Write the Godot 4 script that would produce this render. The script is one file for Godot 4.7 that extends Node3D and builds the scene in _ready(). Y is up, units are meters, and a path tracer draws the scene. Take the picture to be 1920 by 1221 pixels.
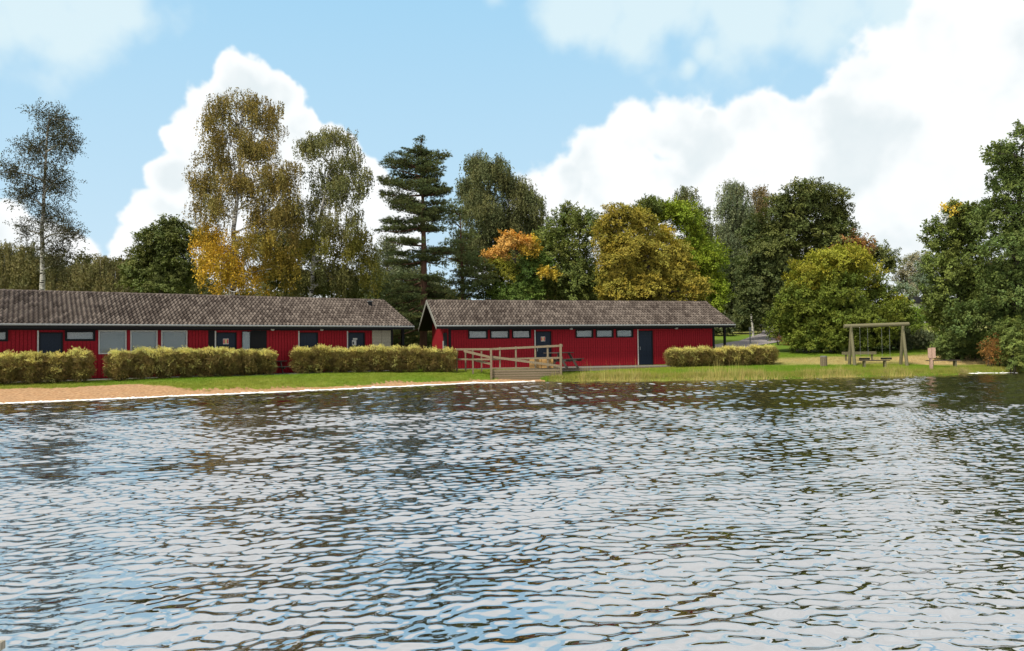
extends Node3D

const TREES := [
	["birch_tree","slender sparse birch with white trunk at the far left, behind the long red building","birches rising behind the red buildings","wisp",-31.76,-50,[-0.01,4.16,-0.06,6.11,-0.19,10.32,0.07,15.06,0.34,18.54],0.22,1,1.05,1.35,"dark_olive",[[0.45,17.81,0.06,1.59,1.08],[1.66,16.22,0.22,1.37,1.23],[-0.26,15.8,0.13,1.62,1.37],[-1.7,14.17,0.57,1.15,1.01],[0.66,13.41,0.12,1.59,1.52],[-0.86,12.52,0.38,1.37,1.15],[0.31,11.23,-0.36,1.44,1.01],[-1.21,10.26,-0.06,0.94,0.58],[1.48,10.01,0.28,1.52,0.79],[0.51,8.86,0.09,1.52,0.79],[1.13,7.76,0.57,1.08,0.58]]],
	["birch_tree","tallest birch with golden yellow lower crown, behind the long red building","birches rising behind the red buildings","birch",-19.82,-52,[0,4.08,0,5.78,0.24,10.49,0.62,14.28,0.78,18.08,0.89,19.99],0.24,1,1.25,0.85,"olive_gold",[[0.89,19.23,-0.56,1.88,1.2],[-0.81,18.56,-0.07,1.35,1.2],[2.59,18.25,-0.54,1.5,1.43],[-0.06,16.57,0.04,2.18,1.58],[2.28,15.78,0.13,1.73,1.73],[-1.38,15.63,-1.23,1.28,1.58],[-2.02,13.55,-0.79,1.13,1.43],[0.69,13.52,-0.17,2.25,1.58],[3.15,13.49,0.88,1.5,1.35],[-1.2,11.83,0.45,1.73,1.35],[2.57,11.03,-0.49,1.88,1.58],[4.08,10.44,0.79,1.2,1.73],[-1.76,9.76,-0.86,1.35,1.43,"gold"],[-0.44,8.61,0.11,2.18,1.65,"gold"],[-2.25,7.88,-1.19,0.9,1.43,"gold"],[0.68,6.9,-0.31,2.33,1.43,"gold"],[2.19,8.96,0.79,1.5,1.5,"gold_olive"],[3.32,7.81,-0.57,1.58,2.06,"gold_olive"],[-3.01,14.13,-1.06,0.6,1.05],[4.39,12.64,1.35,1.13,1.58],[4.85,14.04,1.24,0.83,1.05]]],
	["birch_tree","greenish birch with pale trunk and drooping twigs, between the golden birch and the pine","birches rising behind the red buildings","birch",-14.7,-54,[0.01,3.7,0.01,5.66,0.22,9.18,0.79,11.92,1.59,15.85,1.84,18.03],0.2,1,1.25,0.85,"olive",[[1.71,17.35,-0.65,1.64,1.01],[0.53,16.18,1.69,1.32,1.48],[2.69,15.76,0.14,1.4,1.48],[4.09,13.65,0.89,0.58,1.48],[1.11,13.89,-0.75,1.95,1.64],[2.87,13,1.37,1.64,1.64],[-0.08,11.93,0.73,1.25,1.25],[2.27,10.72,1.12,2.03,1.25],[0.7,9.49,0.95,2.03,1.48,"yellow_olive"],[3.04,9.07,-0.43,2.18,1.64,"yellow_olive"],[4.28,7.48,-0.53,1.25,1.87,"yellow_olive"],[1.47,7.13,-0.26,2.92,1.64,"olive"],[-0.8,6.84,-1.1,1.64,1.48,"olive"],[-0.87,9.78,-1.84,1.01,1.25,"olive"]]],
	["broadleaf_tree","dark green broad tree left of the golden birch, behind the long building","woodland behind the red buildings","broad",-29.54,-62,[-0,4.57,0.08,9.06,0.44,12.21],0.28,0,1.3,1,"deep_green",[[0.79,12.11,-0.56,1.61,1.07],[0.08,10.63,0.14,2.46,1.52],[-1.36,9.52,-1.17,1.88,1.52],[1.34,9.94,0.42,1.88,1.88],[-2.25,8.09,-0.51,1.43,1.52],[0.44,7.93,-0.14,2.77,1.7],[2.32,8.13,1.06,1.34,1.7],[3.36,11.18,-0.08,0.89,1.25]]],
	["pine_tree","bushy dark pine to the right of the tall pine, above the building gap","woodland behind the red buildings","pineclump",-3.86,-58,[0,2.43,0.05,7.47,-0.15,12.53],0.22,2,1.5,1,"pine",[[-0.66,11.9,-0.25,1.26,1],[0.08,9.91,-0.02,1.51,1.42],[0.56,8.09,0.19,1.51,1.42],[-0.38,6.63,-0.28,1.67,1.42],[0.96,6.28,0.65,1.26,1.42],[-1.07,4.75,-0.23,1.76,1.26],[-0.99,12.75,0.49,0.92,0.75],[1.6,7.45,0.58,1.09,1.51],[-1.74,9.17,-0.88,1,1]]],
	["pine_tree","low young pine seen through the gap between the two red buildings","woodland behind the red buildings","pineclump",-9.1,-60,[-0.01,1.65,0.01,4.24,-0.19,6.42],0.16,2,1.5,1,"pine",[[-0.92,6.34,0.36,1.3,1.13],[0.11,5.11,-0.06,1.73,1.3],[0.96,3.71,0.07,1.47,1.3],[-0.21,2.95,-0.23,1.73,1.13],[1.73,2.49,-0.71,1.13,1.13]]],
	["aspen_tree","tall dark green aspen right of the pine, highest of the middle woodland","woodland behind the red buildings","birch",-1.53,-70,[0.01,3.5,0.09,10.6,-0.1,15.69,-1.07,19.8],0.28,0,1.5,2,"aspen",[[-1.58,19.39,-1.33,1.52,1.31],[-0.07,17.99,1.57,1.92,1.72],[-2.37,17,-1.21,1.62,1.92],[1.69,16.59,1.02,1.62,1.72],[-1.38,14.69,0.93,2.63,2.12],[3.09,15.04,1.68,1.72,2.12],[1.14,13.13,-0.14,3.33,2.32],[3.93,12.99,-0.71,1.11,1.72],[-1.93,11.13,0.06,2.42,2.12],[2.12,10.57,0.45,2.93,1.92]]],
	["broadleaf_tree","olive leafy tree filling the space between the two big birches","woodland behind the red buildings","broad",-18.72,-61,[0,3.52,0.02,7.93,0.16,11.92],0.22,0,1.15,1,"olive",[[-1.3,10.6,-0.76,1.76,1.58],[0.34,12.36,0.64,1.41,1.58],[1.22,9.6,0.53,1.85,1.67],[-0.64,7.85,0.24,2.46,1.67],[2.88,7.23,-0.31,2.46,1.32],[5.31,6.98,0.51,2.2,1.32]]],
	["willow_tree","grey-green willow half hidden behind the tall pine","woodland behind the red buildings","birch",-12.24,-73,[0.01,3.7,0.05,8.98,-0.04,12.16],0.22,0,1.6,1.6,"grey_green",[[-0.04,11.74,-0.85,1.26,1.58],[-0.27,9.25,-0.12,2,1.9],[1.84,8.96,0.11,1.9,1.79],[-1.44,7.52,0.4,1.9,1.37],[3.84,7.88,-0.09,2.11,1.79]]],
	["maple_tree","maple with orange and yellow crown top above the right red roof","woodland behind the red buildings","broad",0.19,-58,[0,2.38,0.05,6.57,0.21,9.52],0.2,0,1.05,1,"leaf_green",[[-0.03,10.03,1.12,1.42,0.67,"orange"],[1.06,9.68,0.15,1,0.84,"amber"],[-1.18,9.11,-0.58,1.17,0.63,"orange"],[-0.77,7.85,-0.37,1.76,1.34,"yellow_green"],[1.11,7.32,-0.51,2.01,1.59,"leaf_green"],[-1.84,6.51,-1.3,1.17,1.42,"leaf_green"],[2.05,8.57,-0.98,1.34,1.17,"leaf_green"],[2.54,7.6,0.76,0.67,0.38,"amber"],[-0.17,5.74,0.34,2.51,1.26,"leaf_green"]]],
	["broadleaf_tree","mid green leafy tree between the orange maple and the golden oak","woodland behind the red buildings","broad",4.96,-60,[0,2.34,0.08,7.55,0.01,11.9],0.26,0,1.15,1,"mid_green",[[-0.07,12.56,-1.26,1.21,0.95],[-1.18,10.96,-1.33,1.65,1.65],[1,11.37,1.59,1.47,1.56],[-1.86,8.87,0.1,1.65,1.82],[0.31,8.85,-0.2,2.08,1.99],[-0.59,6.68,-0.2,2.86,1.65],[1.5,7.09,0.28,1.65,1.82]]],
	["oak_tree","golden olive oak with dense clumpy crown above the right red roof","woodland behind the red buildings","broad",10.57,-56,[0,2.24,-0.02,5.48,-0.29,8.73,-0.74,11.18],0.34,0,1,1.25,"oak_gold",[[-2.15,11.52,0.65,1.86,1.05],[-3.18,10.31,-0.12,1.45,1.45],[-0.53,11.17,-0.24,1.29,1.05],[1.19,10.13,-1.47,1.13,1.29,"oak_yellow"],[-1.58,9.15,0.29,2.59,1.7],[0.51,8.31,-0.6,2.26,1.7],[1.98,9.03,-0.02,1.05,1.45],[-2.82,7.87,0.88,1.54,1.54],[1.71,7.08,-0.58,2.1,1.54],[-0.33,6.29,0.3,2.26,1.37],[-2.45,5.83,1.03,1.7,1.05],[3.14,6.05,0.38,1.37,1.13]]],
	["maple_tree","bright yellow-green maple just right of the golden oak","woodland behind the red buildings","broad",14.94,-61,[0,2.23,-0,6.63,-0.48,11.95],0.26,0,1.1,1.2,"lime",[[-3.55,13.06,0.48,1.41,0.79,"mid_green"],[-2.01,12.77,-0.34,1.85,1.14],[-0.47,12.31,-0.08,1.67,1.58],[0.59,10.17,-0.47,1.58,1.85],[1.67,8.74,0.68,1.23,1.5],[1.24,6.97,-0.24,1.67,1.85],[-0.76,8.41,-0.03,2.02,2.02],[1.83,5.64,1.14,1.06,1.23]]],
	["birch_tree","small birch top peeping over the yellow-green maple","woodland behind the red buildings","birch",19.02,-80,[0.02,3.47,0.09,13.32,-0.05,17.99],0.2,1,1.7,1.7,"aspen",[[-0.11,17.69,0.42,1.33,1.04],[0.72,15.76,0.22,1.73,1.5],[1.96,13.77,-0.05,1.39,1.73]]],
	["birch_tree","pale grey-green birch left of the great dark tree","woodland behind the red buildings","birch",25.78,-86,[0.03,3.52,0.21,12.24,0.51,20.68],0.22,1,1.7,1.7,"pale_green",[[0.49,19.99,-0.04,1.49,1.24],[-0.18,17.62,0.48,1.99,2.11],[1.16,15.97,-0.04,1.99,2.36],[-0.63,14.12,-0.2,2.61,2.36],[0.43,10.98,-0.07,2.73,3.47]]],
	["birch_tree","brownish birch touching the great dark tree's left shoulder","woodland behind the red buildings","birch",29.43,-88,[0.03,3.52,0.22,12.44,0.51,19.8],0.2,1,1.7,1.3,"brown_olive",[[0.5,19.09,-0.25,1.65,1.52],[0.07,16.92,-0.06,1.78,2.16],[-0.5,14.36,0.35,1.65,2.16]]],
	["broadleaf_tree","great dark green tree with domed crown behind the round bush","woodland behind the red buildings","broad",26.96,-68,[-0.01,1.64,0.02,7.05,0.38,13.96],0.42,0,1.35,1.15,"deep_green",[[-0.18,15.45,1.56,2.06,1.28],[1.78,14.68,0.39,2.26,1.57],[-1.69,13.88,-0,2.26,1.77],[3.47,13.32,-0.69,1.57,1.86],[0.24,12.47,-0.38,3.43,2.06],[-3.61,11.93,-0.89,1.77,1.86,"mid_dark"],[-2.67,9.94,0.61,2.75,2.26],[2.17,10.47,0.67,2.94,2.26],[4.61,9.85,-0.59,1.57,2.06],[-1.36,7.06,0.37,3.24,2.26,"mid_dark"],[-4.28,8.08,0.93,2.06,2.26,"mid_dark"],[-5.08,5.53,0.73,1.86,2.06,"mid_dark"],[2.08,7.02,0.3,2.94,2.45]]],
	["birch_tree","thin white-stemmed birch standing in the dark wood beside the gravel road","woodland behind the red buildings","wisp",23.45,-72,[0,2.2,-0.06,4.28,-0.19,7.93,-0.43,11.07],0.13,1,1.3,0.6,"mid_dark",[[-0.47,9.5,0.09,1.35,1.56],[0.01,7.41,-0.1,1.14,1.35]]],
	["broadleaf_tree","shadowy green tree over the right end of the red roof","woodland behind the red buildings","broad",23.75,-80,[0,2.26,0.1,6.88,0.05,10.36],0.2,0,1.4,1,"mid_dark",[[0.9,9.19,0.12,2.19,2.54],[-0.72,6.78,-0.22,1.96,2.66],[1.22,5.13,-0.01,1.96,1.96]]],
	["broadleaf_tree","russet-topped tree peeping over the round yellow-green bush","trees and bushes on the right-hand shore","broad",31.02,-66,[-0.02,1.12,0,5.88,-0.27,10.19],0.2,0,1.2,1,"deep_green",[[-0.83,10.68,0.12,1.62,0.76,"russet"],[0.51,10.56,0.31,0.95,0.57,"russet"],[1.25,9.98,-0.2,1.33,0.86],[2.47,9.1,0.58,1.14,1.33]]],
	["round_tree","large round yellow-green bushy tree reaching to the lawn, behind the swing","trees and bushes on the right-hand shore","broad",24.62,-56,[-0.02,1.46,0.04,3.69,0.2,6.93],0.24,0,1.05,1.25,"bush_green",[[0.23,8.14,0.39,2.26,1.05,"bush_yellow"],[-2.23,6.87,0.27,1.86,1.54,"bush_yellow"],[2.39,7.06,-1.63,1.86,1.45,"bush_yellow"],[-0.31,5.72,0.07,2.91,1.86],[3.32,5.59,-1.02,1.45,1.7],[-3.09,4.86,0.62,1.7,1.7],[-3.69,3.25,-0.15,1.45,1.37],[1.25,3.59,0.28,3.23,1.94],[-1.51,3.22,0.36,2.34,1.7],[3.68,3.56,1.17,1.54,1.54],[4.84,4.76,-0.77,0.89,0.97,"bush_yellow"]]],
	["broadleaf_tree","faint far-off tree in the opening right of the round bush","trees and bushes on the right-hand shore","broad",80.66,-150,[0,2.09,0.24,10.76,0.67,18.36],0.3,0,2.2,0.9,"hazy_tan",[[1.1,18.35,0.41,2.16,1.3],[-0.51,15.11,0.67,2.16,1.95],[2.78,16.38,0.93,2.16,2.16],[0.95,12.92,-0.13,3.25,2.16]]],
	["broadleaf_tree","faint far-off tree touching the alder's left edge","trees and bushes on the right-hand shore","broad",78.71,-140,[0,2.04,0.23,10.13,0.81,16.21],0.3,0,2.2,0.9,"hazy_green",[[0.61,16.21,0.47,2.02,1.62],[-0.19,13.17,0.38,2.22,2.02],[1.28,11.63,0.12,2.42,2.02],[-4.79,11.41,1,1.62,1.41]]],
	["alder_tree","mid green alder with a yellow tip, left of the tallest shore tree","trees and bushes on the right-hand shore","broad",30.73,-51,[-0.03,1.04,0.09,4.9,0.39,10.08],0.24,0,1.1,1.1,"alder",[[0.03,10.53,0.98,1.18,0.96],[1.12,10,0.03,1.55,1.32],[-1.11,9.28,0.07,0.96,1.18],[0.33,8.23,-0.19,2.06,1.55],[-0.82,6.69,0.5,1.55,1.55],[1.45,5.99,0.36,1.91,1.69],[-1.24,4.92,-0.05,1.18,1.25],[0.2,3.72,0.16,1.91,1.32],[-0.47,10.98,0.76,0.44,0.33,"amber"]]],
	["alder_tree","tallest dark green alder at the right edge of the shore","trees and bushes on the right-hand shore","broad",32.05,-47,[-0.03,1.07,0.2,5.99,0.49,10.77,0.74,14.54],0.3,0,1.1,1,"alder_dark",[[0.72,14.82,0.6,0.88,0.75],[0.16,13.51,-0.7,1.15,1.02],[-1.26,13.74,0.8,0.75,0.37],[1.21,12.13,0.11,1.56,1.42],[-0.37,11.8,0.37,1.09,1.09],[-0.97,10.03,-0.15,1.29,1.29],[1.12,9.39,0.1,1.9,1.56],[-0.63,7.7,0.39,1.56,1.56],[0.96,6.32,0.11,1.9,1.56],[-0.46,4.63,0.17,1.9,1.56],[-1.86,3.22,-0.78,1.42,1.42],[0.52,3.19,-0.48,1.56,1.42],[-0.88,1.92,-0.08,1.56,0.88],[3.22,13.13,0.17,1.7,1.7],[3.1,9.36,-0.15,2.03,2.03],[2.96,5.27,0.15,1.9,2.24]]],
	["sapling","bright green sapling with thin brown stem, beside the sign board","trees and bushes on the right-hand shore","broad",30.59,-52,[0.04,0.92,0.01,2.34,-0.24,4.03],0.06,0,0.75,1,"bright_green",[[-0.38,4.22,0.04,1.05,0.9],[0.19,3.24,-0.25,0.9,0.68],[-1.01,3.33,-0.03,0.6,0.53]]],
	["birch_tree","olive far birch at the left frame edge, beyond the long roof","far birches beyond the long building","birch",-68.02,-95,[-0.02,6.24,-0.13,10.36,0.05,14.22],0.16,1,1.9,1.4,"far_olive",[[-0.09,13.67,-0.67,1.17,1.23],[-0.76,12.02,-0.7,1.65,1.78],[0.76,11.46,-0.58,1.65,1.78],[-0.05,9.61,-0.11,2.19,1.92]]],
	["birch_tree","olive far birch just left of the slender birch, beyond the long roof","far birches beyond the long building","birch",-65.28,-95,[-0.02,6.21,-0.12,10.33,0.05,15.43],0.16,1,1.9,1.4,"far_olive",[[-0.09,14.88,-0.78,1.17,1.23],[-0.76,13.23,-0.48,1.65,1.78],[0.76,12.66,-0.73,1.65,1.78],[-0.06,10.81,-0.02,2.19,1.92]]],
	["birch_tree","olive far birch with pale stem left of the slender white trunk, beyond the long roof","far birches beyond the long building","birch",-62.19,-95,[-0.02,6.17,-0.11,10.29,0.06,15.12],0.16,1,1.9,1.4,"far_olive",[[-0.07,14.56,-0.29,1.17,1.23],[-0.75,12.92,0.18,1.65,1.78],[0.77,12.35,0.14,1.65,1.78],[-0.05,10.5,-0.16,2.19,1.92]]],
	["birch_tree","thin far birch just right of the slender white trunk, beyond the long roof","far birches beyond the long building","birch",-58.49,-95,[-0.02,6.12,-0.11,10.25,0.08,13.83],0.16,1,1.9,1.4,"far_olive",[[-0.05,13.28,0.98,1.17,1.23],[-0.73,11.63,-0.79,1.65,1.78],[0.78,11.06,-0.15,1.65,1.78],[-0.03,9.21,-0.13,2.19,1.92]]],
	["birch_tree","low far birch midway between slender birch and dark tree, beyond the long roof","far birches beyond the long building","birch",-55.54,-95,[-0.01,6.09,-0.1,10.21,0.09,12.96],0.16,1,1.9,1.4,"far_olive",[[-0.04,12.41,-0.22,1.17,1.23],[-0.72,10.77,-0.61,1.65,1.78],[0.79,10.2,0.52,1.65,1.78],[-0.02,8.35,-0.07,2.19,1.92]]],
	["birch_tree","pale-stemmed far birch nearest the dark green tree, beyond the long roof","far birches beyond the long building","birch",-53,-95,[-0.01,6.06,-0.1,10.18,0.1,13.9],0.16,1,1.9,1.4,"far_olive",[[-0.04,13.35,-1.13,1.17,1.23],[-0.72,11.7,0.18,1.65,1.78],[0.79,11.13,-0.64,1.65,1.78],[-0.02,9.28,0.03,2.19,1.92]]],
	["birch_tree","lowest far birch against the dark green tree, beyond the long roof","far birches beyond the long building","birch",-51.15,-95,[-0.01,6.03,-0.09,10.16,0.11,12.36],0.16,1,1.9,1.4,"far_olive",[[-0.03,11.81,-0.39,1.17,1.23],[-0.71,10.17,0.13,1.65,1.78],[0.8,9.6,0.72,1.65,1.78],[-0.01,7.75,0.19,2.19,1.92]]],
]
const SHRUBS := [
	["bush","dark green bush under the swing's cross beam","broad",27.94,-57,0.8,"deep_green",[[0,2.04,-0.08,1.81,0.82],[-1.16,1.72,0.31,1.07,0.66],[1.16,2.35,0.14,1.07,0.74]]],
	["bush","dark leafy bush under the alder, left of the fern","broad",30.28,-50,0.8,"alder_dark",[[0.01,2.24,-0.13,1.23,1.01],[1.15,1.94,-0.36,1.08,0.87],[-1.09,1.68,0.1,0.72,0.51]]],
	["bush","dark bush filling the foot of the round tree","broad",21.8,-55,0.8,"bush_green",[[0,2.1,0.06,1.59,0.79],[1.98,1.99,0.46,1.59,0.71],[3.57,2.05,0.47,1.19,0.79]]],
	["bush","grey-green bramble bush right of the swing, before the meadow","broad",30.65,-57,0.8,"grey_green",[[0.01,2.33,0.11,1.23,0.74],[1.23,1.99,-0.15,1.07,0.74],[-0.66,1.81,0.39,0.82,0.58]]],
	["bush","leafy bush at the right frame edge by the water","broad",30.65,-45,0.8,"alder",[[0.02,2.56,-0.5,0.84,1.04],[0.64,1.74,-0.39,0.97,0.84],[-0.3,1.59,0.07,0.65,0.65]]],
	["fern_clump","russet brown fern clump under the tallest alder","wisp",30.04,-46,0.7,"rust_fern",[[-0,1.86,0.12,0.53,0.4],[0.45,1.53,-0.36,0.4,0.33],[-0.48,1.44,0.13,0.4,0.27]]],
	["bush","low bush on the bank beside the gravel road's left verge","broad",20.9,-74,0.9,"grey_green",[[0.04,4.07,0.39,1.07,0.75],[-0.72,3.75,-0.12,0.85,0.64]]],
	["bush","low bush in the dark wood where the road bends","broad",23.44,-76,0.9,"mid_dark",[[0.04,4.21,-0.07,1.21,0.77],[2.02,4.18,-0.27,1.1,1.1]]],
	["bush","weedy brown-tipped bush between the gravel road and round tree","wisp",22.43,-62,0.8,"rust_fern",[[0.01,2.5,-0.21,0.81,0.63],[0.8,2.13,0.47,0.81,0.45]]],
	["bush","olive bush in the gap behind the right building's gable","broad",-11.42,-62,0.9,"deep_green",[[0,2.56,-0.12,0.89,0.89],[1.34,2,0.46,1.07,0.72],[3.44,1.98,0.41,1.07,0.63]]],
	["bush","yellow-green bush in the opening beside the far house","broad",38.1,-70,0.9,"bright_green",[[0.07,4.54,0.1,0.91,0.51],[-0.71,3.84,-0.24,1.21,0.51]]],
]
const PINE_AT := [-6.4,-53]
const PINE_STEM := [-0.01,0.9,0.1,5.49,0.13,8.56,0.09,12.42,0.01,16.76]
const PINE_WHORLS := [[16.49,0.38,0.31],[15.9,1.34,0.46],[15.32,0.76,1.07],[14.82,2.29,1.76],[13.97,2.6,1.15],[13.31,2.75,1.61],[12.73,3.14,1.72],[11.84,2.29,1.91],[11.18,3.37,1.53],[10.68,3.14,1.15],[8.95,2.68,1.91],[8.18,2.1,1.15],[6.64,3.25,1.53],[5.87,2.68,1.91],[4.72,3.06,1.91],[3.77,2.68,1.91]]
const CUMULUS_A := [[-20,18.59,2.56],[-21.64,17.18,2.27],[-17.95,17.88,2.27],[-22,14.99,2.89],[-19.08,14.86,3.72],[-23.95,14.45,1.57],[-24.46,12.23,2.15],[-21.29,11.72,4.55],[-16.05,15.81,2.07],[-14.12,14.41,2.48],[-14.91,11.29,3.72],[-16.08,7.74,5.37],[-25.48,9.23,2.27],[-23.77,7.84,3.72],[-26.49,6.97,2.07],[-20.2,6.84,5.79],[-10.96,12.6,1.98],[-9.77,9.46,3.31],[-12.58,8.21,4.96],[-35.04,7.17,2.48],[-33.04,6.28,2.48],[-30.95,5.69,2.07],[-27.47,4.37,2.48]]
const CUMULUS_B := [[6.38,14.51,2.48],[9.68,16.09,2.4],[12.48,15.73,2.89],[8.39,12.46,4.55],[4.29,12.61,2.48],[2.19,11.06,2.89],[14.81,14.03,3.72],[15.25,16.64,0.83],[18.66,15.21,3.1],[19.43,16.23,1.86],[21.96,15.23,2.27],[11.97,9.93,6.2],[18.57,11.08,5.79],[24.44,15.64,2.69],[26.53,17.09,3.31],[23.68,12.85,4.55],[28.54,18.46,3.51],[30.49,20.06,2.89],[32.64,20.55,3.31],[34.66,19.78,4.55],[28.41,13.7,6.2],[33.08,15,6.61],[24.96,8.32,7.44],[31.41,8.45,8.27],[34.99,11.39,7.44],[1.73,7.41,4.96],[7.89,6.87,5.37],[17.71,6.1,6.2],[36.79,16.82,5.37],[38.46,10.85,8.27]]
const VEIL := [[-33.13,21.73,4.55],[-29.46,23.09,4.55],[-31.01,20.59,1.86],[-35.97,20.81,4.13],[-27.52,22.18,1.65],[6.14,24.54,4.55],[12.27,24.79,6.2],[9.39,22.58,3.31],[18.09,23.12,5.37],[23.94,23.24,4.96],[14.96,21.39,1.65],[13.76,20.26,1.16],[4.47,23.91,2.48],[-1.36,25.6,1.65],[28.02,23.12,4.55]]
const PAL := {
	"dark_olive": Color(.05, .048, .024), "olive_gold": Color(.14, .11, .03), "gold": Color(.34, .21, .022), "gold_olive": Color(.19, .145, .025), "olive": Color(.105, .105, .036),
	"yellow_olive": Color(.16, .15, .03), "deep_green": Color(.082, .094, .028), "pine": Color(.092, .112, .04), "aspen": Color(.09, .098, .04), "leaf_green": Color(.08, .12, .025),
	"orange": Color(.42, .23, .06), "amber": Color(.42, .3, .045), "yellow_green": Color(.2, .2, .03), "mid_green": Color(.095, .115, .03), "oak_gold": Color(.21, .175, .03),
	"oak_yellow": Color(.3, .23, .03), "lime": Color(.15, .19, .02), "pale_green": Color(.11, .13, .07), "brown_olive": Color(.14, .11, .05), "mid_dark": Color(.072, .088, .032),
	"russet": Color(.22, .11, .04), "bush_green": Color(.1, .125, .02), "bush_yellow": Color(.21, .205, .025), "hazy_tan": Color(.2, .19, .13), "hazy_green": Color(.13, .16, .1),  # last two are paled: distance haze painted into the leaf colour
	"alder": Color(.095, .12, .03), "alder_dark": Color(.078, .105, .03), "bright_green": Color(.14, .2, .03), "far_olive": Color(.12, .11, .045), "grey_green": Color(.1, .115, .06),
	"rust_fern": Color(.2, .1, .03)}
const BASE := .66          # floor height of the red buildings above the lake
const EAVE := 2.58         # above the floor

var rng := RandomNumberGenerator.new()
var fbm := FastNoiseLite.new()
var M := {}
var taken := {}
var copies := 0

# ---------------------------------------------------------------- mesh helpers
class MB:
	var v := PackedVector3Array()
	var n := PackedVector3Array()
	var c := PackedColorArray()
	var uv := PackedVector2Array()
	var ix := PackedInt32Array()
	func quad(p0: Vector3, p1: Vector3, p2: Vector3, p3: Vector3, col := Color.WHITE) -> void:
		var nn := (p2 - p0).cross(p1 - p0).normalized()
		var b := v.size()
		for p in [p0, p1, p2, p3]:
			v.append(p); n.append(nn); c.append(col); uv.append(Vector2.ZERO)
		ix.append_array(PackedInt32Array([b, b + 1, b + 2, b, b + 2, b + 3]))
	func tri(p0: Vector3, p1: Vector3, p2: Vector3, col := Color.WHITE) -> void:
		var nn := (p2 - p0).cross(p1 - p0).normalized()
		var b := v.size()
		for p in [p0, p1, p2]:
			v.append(p); n.append(nn); c.append(col); uv.append(Vector2.ZERO)
		ix.append_array(PackedInt32Array([b, b + 1, b + 2]))
	func box(lo: Vector3, hi: Vector3, t := Transform3D(), col := Color.WHITE) -> void:
		var p := []
		for i in 8:
			p.append(t * Vector3(hi.x if i & 1 else lo.x, hi.y if i & 2 else lo.y, hi.z if i & 4 else lo.z))
		quad(p[4], p[6], p[7], p[5], col); quad(p[1], p[3], p[2], p[0], col)
		quad(p[5], p[7], p[3], p[1], col); quad(p[0], p[2], p[6], p[4], col)
		quad(p[6], p[2], p[3], p[7], col); quad(p[0], p[4], p[5], p[1], col)
	func beam(a: Vector3, b: Vector3, w: float, h: float, col := Color.WHITE) -> void:
		var z := (b - a).normalized()
		var x := Vector3.UP.cross(z)
		x = Vector3.RIGHT if x.length() < .01 else x.normalized()
		box(Vector3(-w / 2, -h / 2, 0), Vector3(w / 2, h / 2, a.distance_to(b)), Transform3D(Basis(x, z.cross(x), z), a), col)
	func tube(pts: Array, rad: Array, sides := 7, col := Color.WHITE, cap := true) -> void:
		var start := v.size()
		var along := 0.0
		for i in pts.size():
			var d: Vector3 = (pts[mini(i + 1, pts.size() - 1)] - pts[maxi(i - 1, 0)]).normalized()
			var x := d.cross(Vector3(.31, .2, .93)).normalized()
			var y := d.cross(x)
			if i > 0: along += pts[i].distance_to(pts[i - 1])
			for k in sides + 1:
				var a := TAU * k / sides
				var o := x * cos(a) + y * sin(a)
				v.append(pts[i] + o * rad[i]); n.append(o); c.append(col); uv.append(Vector2(float(k) / sides, along * .5))
		for i in pts.size() - 1:
			for k in sides:
				var q := start + i * (sides + 1) + k
				ix.append_array(PackedInt32Array([q, q + sides + 2, q + 1, q, q + sides + 1, q + sides + 2]))
		if cap:
			for e in [0, pts.size() - 1]:
				var d: Vector3 = (pts[e] - pts[1 if e == 0 else e - 1]).normalized()
				var b := v.size()
				v.append(pts[e]); n.append(d); c.append(col); uv.append(Vector2.ZERO)
				for k in sides + 1:
					v.append(v[start + e * (sides + 1) + k]); n.append(d); c.append(col); uv.append(Vector2.ZERO)
				for k in sides:
					if e == 0: ix.append_array(PackedInt32Array([b, b + 1 + k, b + 2 + k]))
					else: ix.append_array(PackedInt32Array([b, b + 2 + k, b + 1 + k]))
	func mesh() -> ArrayMesh:
		var a := []
		a.resize(Mesh.ARRAY_MAX)
		a[Mesh.ARRAY_VERTEX] = v; a[Mesh.ARRAY_NORMAL] = n; a[Mesh.ARRAY_COLOR] = c; a[Mesh.ARRAY_TEX_UV] = uv; a[Mesh.ARRAY_INDEX] = ix
		var m := ArrayMesh.new()
		m.add_surface_from_arrays(Mesh.PRIMITIVE_TRIANGLES, a)
		return m

func numbered(called: String) -> String:
	var k: int = taken.get(called, 0)
	taken[called] = k + 1
	return called if k == 0 else "%s_%03d" % [called, k]

func tag(o: Node, label: String, category: String, group := "") -> Node:
	o.set_meta("label", label)
	o.set_meta("category", category)
	if group: o.set_meta("group", group)
	return o

func thing(called: String, label: String, category: String, at := Vector3.ZERO, turn := 0.0, group := "") -> Node3D:
	var o := Node3D.new()
	o.name = numbered(called)
	add_child(o)
	o.position = at
	o.rotation.y = turn
	tag(o, label, category, group)
	return o

func part(called: String, m: Mesh, mat: Material, parent: Node, at := Vector3.ZERO) -> MeshInstance3D:
	var o := MeshInstance3D.new()
	o.name = numbered(called) if parent == self else called
	o.mesh = m
	o.material_override = mat
	o.position = at
	parent.add_child(o, true)
	return o

func scatter(called: String, m: Mesh, mat: Material, spots: Array, tints: Array, parent: Node) -> MultiMeshInstance3D:
	var mm := MultiMesh.new()
	mm.transform_format = MultiMesh.TRANSFORM_3D
	mm.use_colors = true
	mm.mesh = m
	mm.instance_count = spots.size()
	for i in spots.size():
		mm.set_instance_transform(i, spots[i])
		mm.set_instance_color(i, tints[i])
	var o := MultiMeshInstance3D.new()
	o.name = numbered(called) if parent == self else called
	o.multimesh = mm
	o.material_override = mat
	parent.add_child(o, true)
	return o

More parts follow.
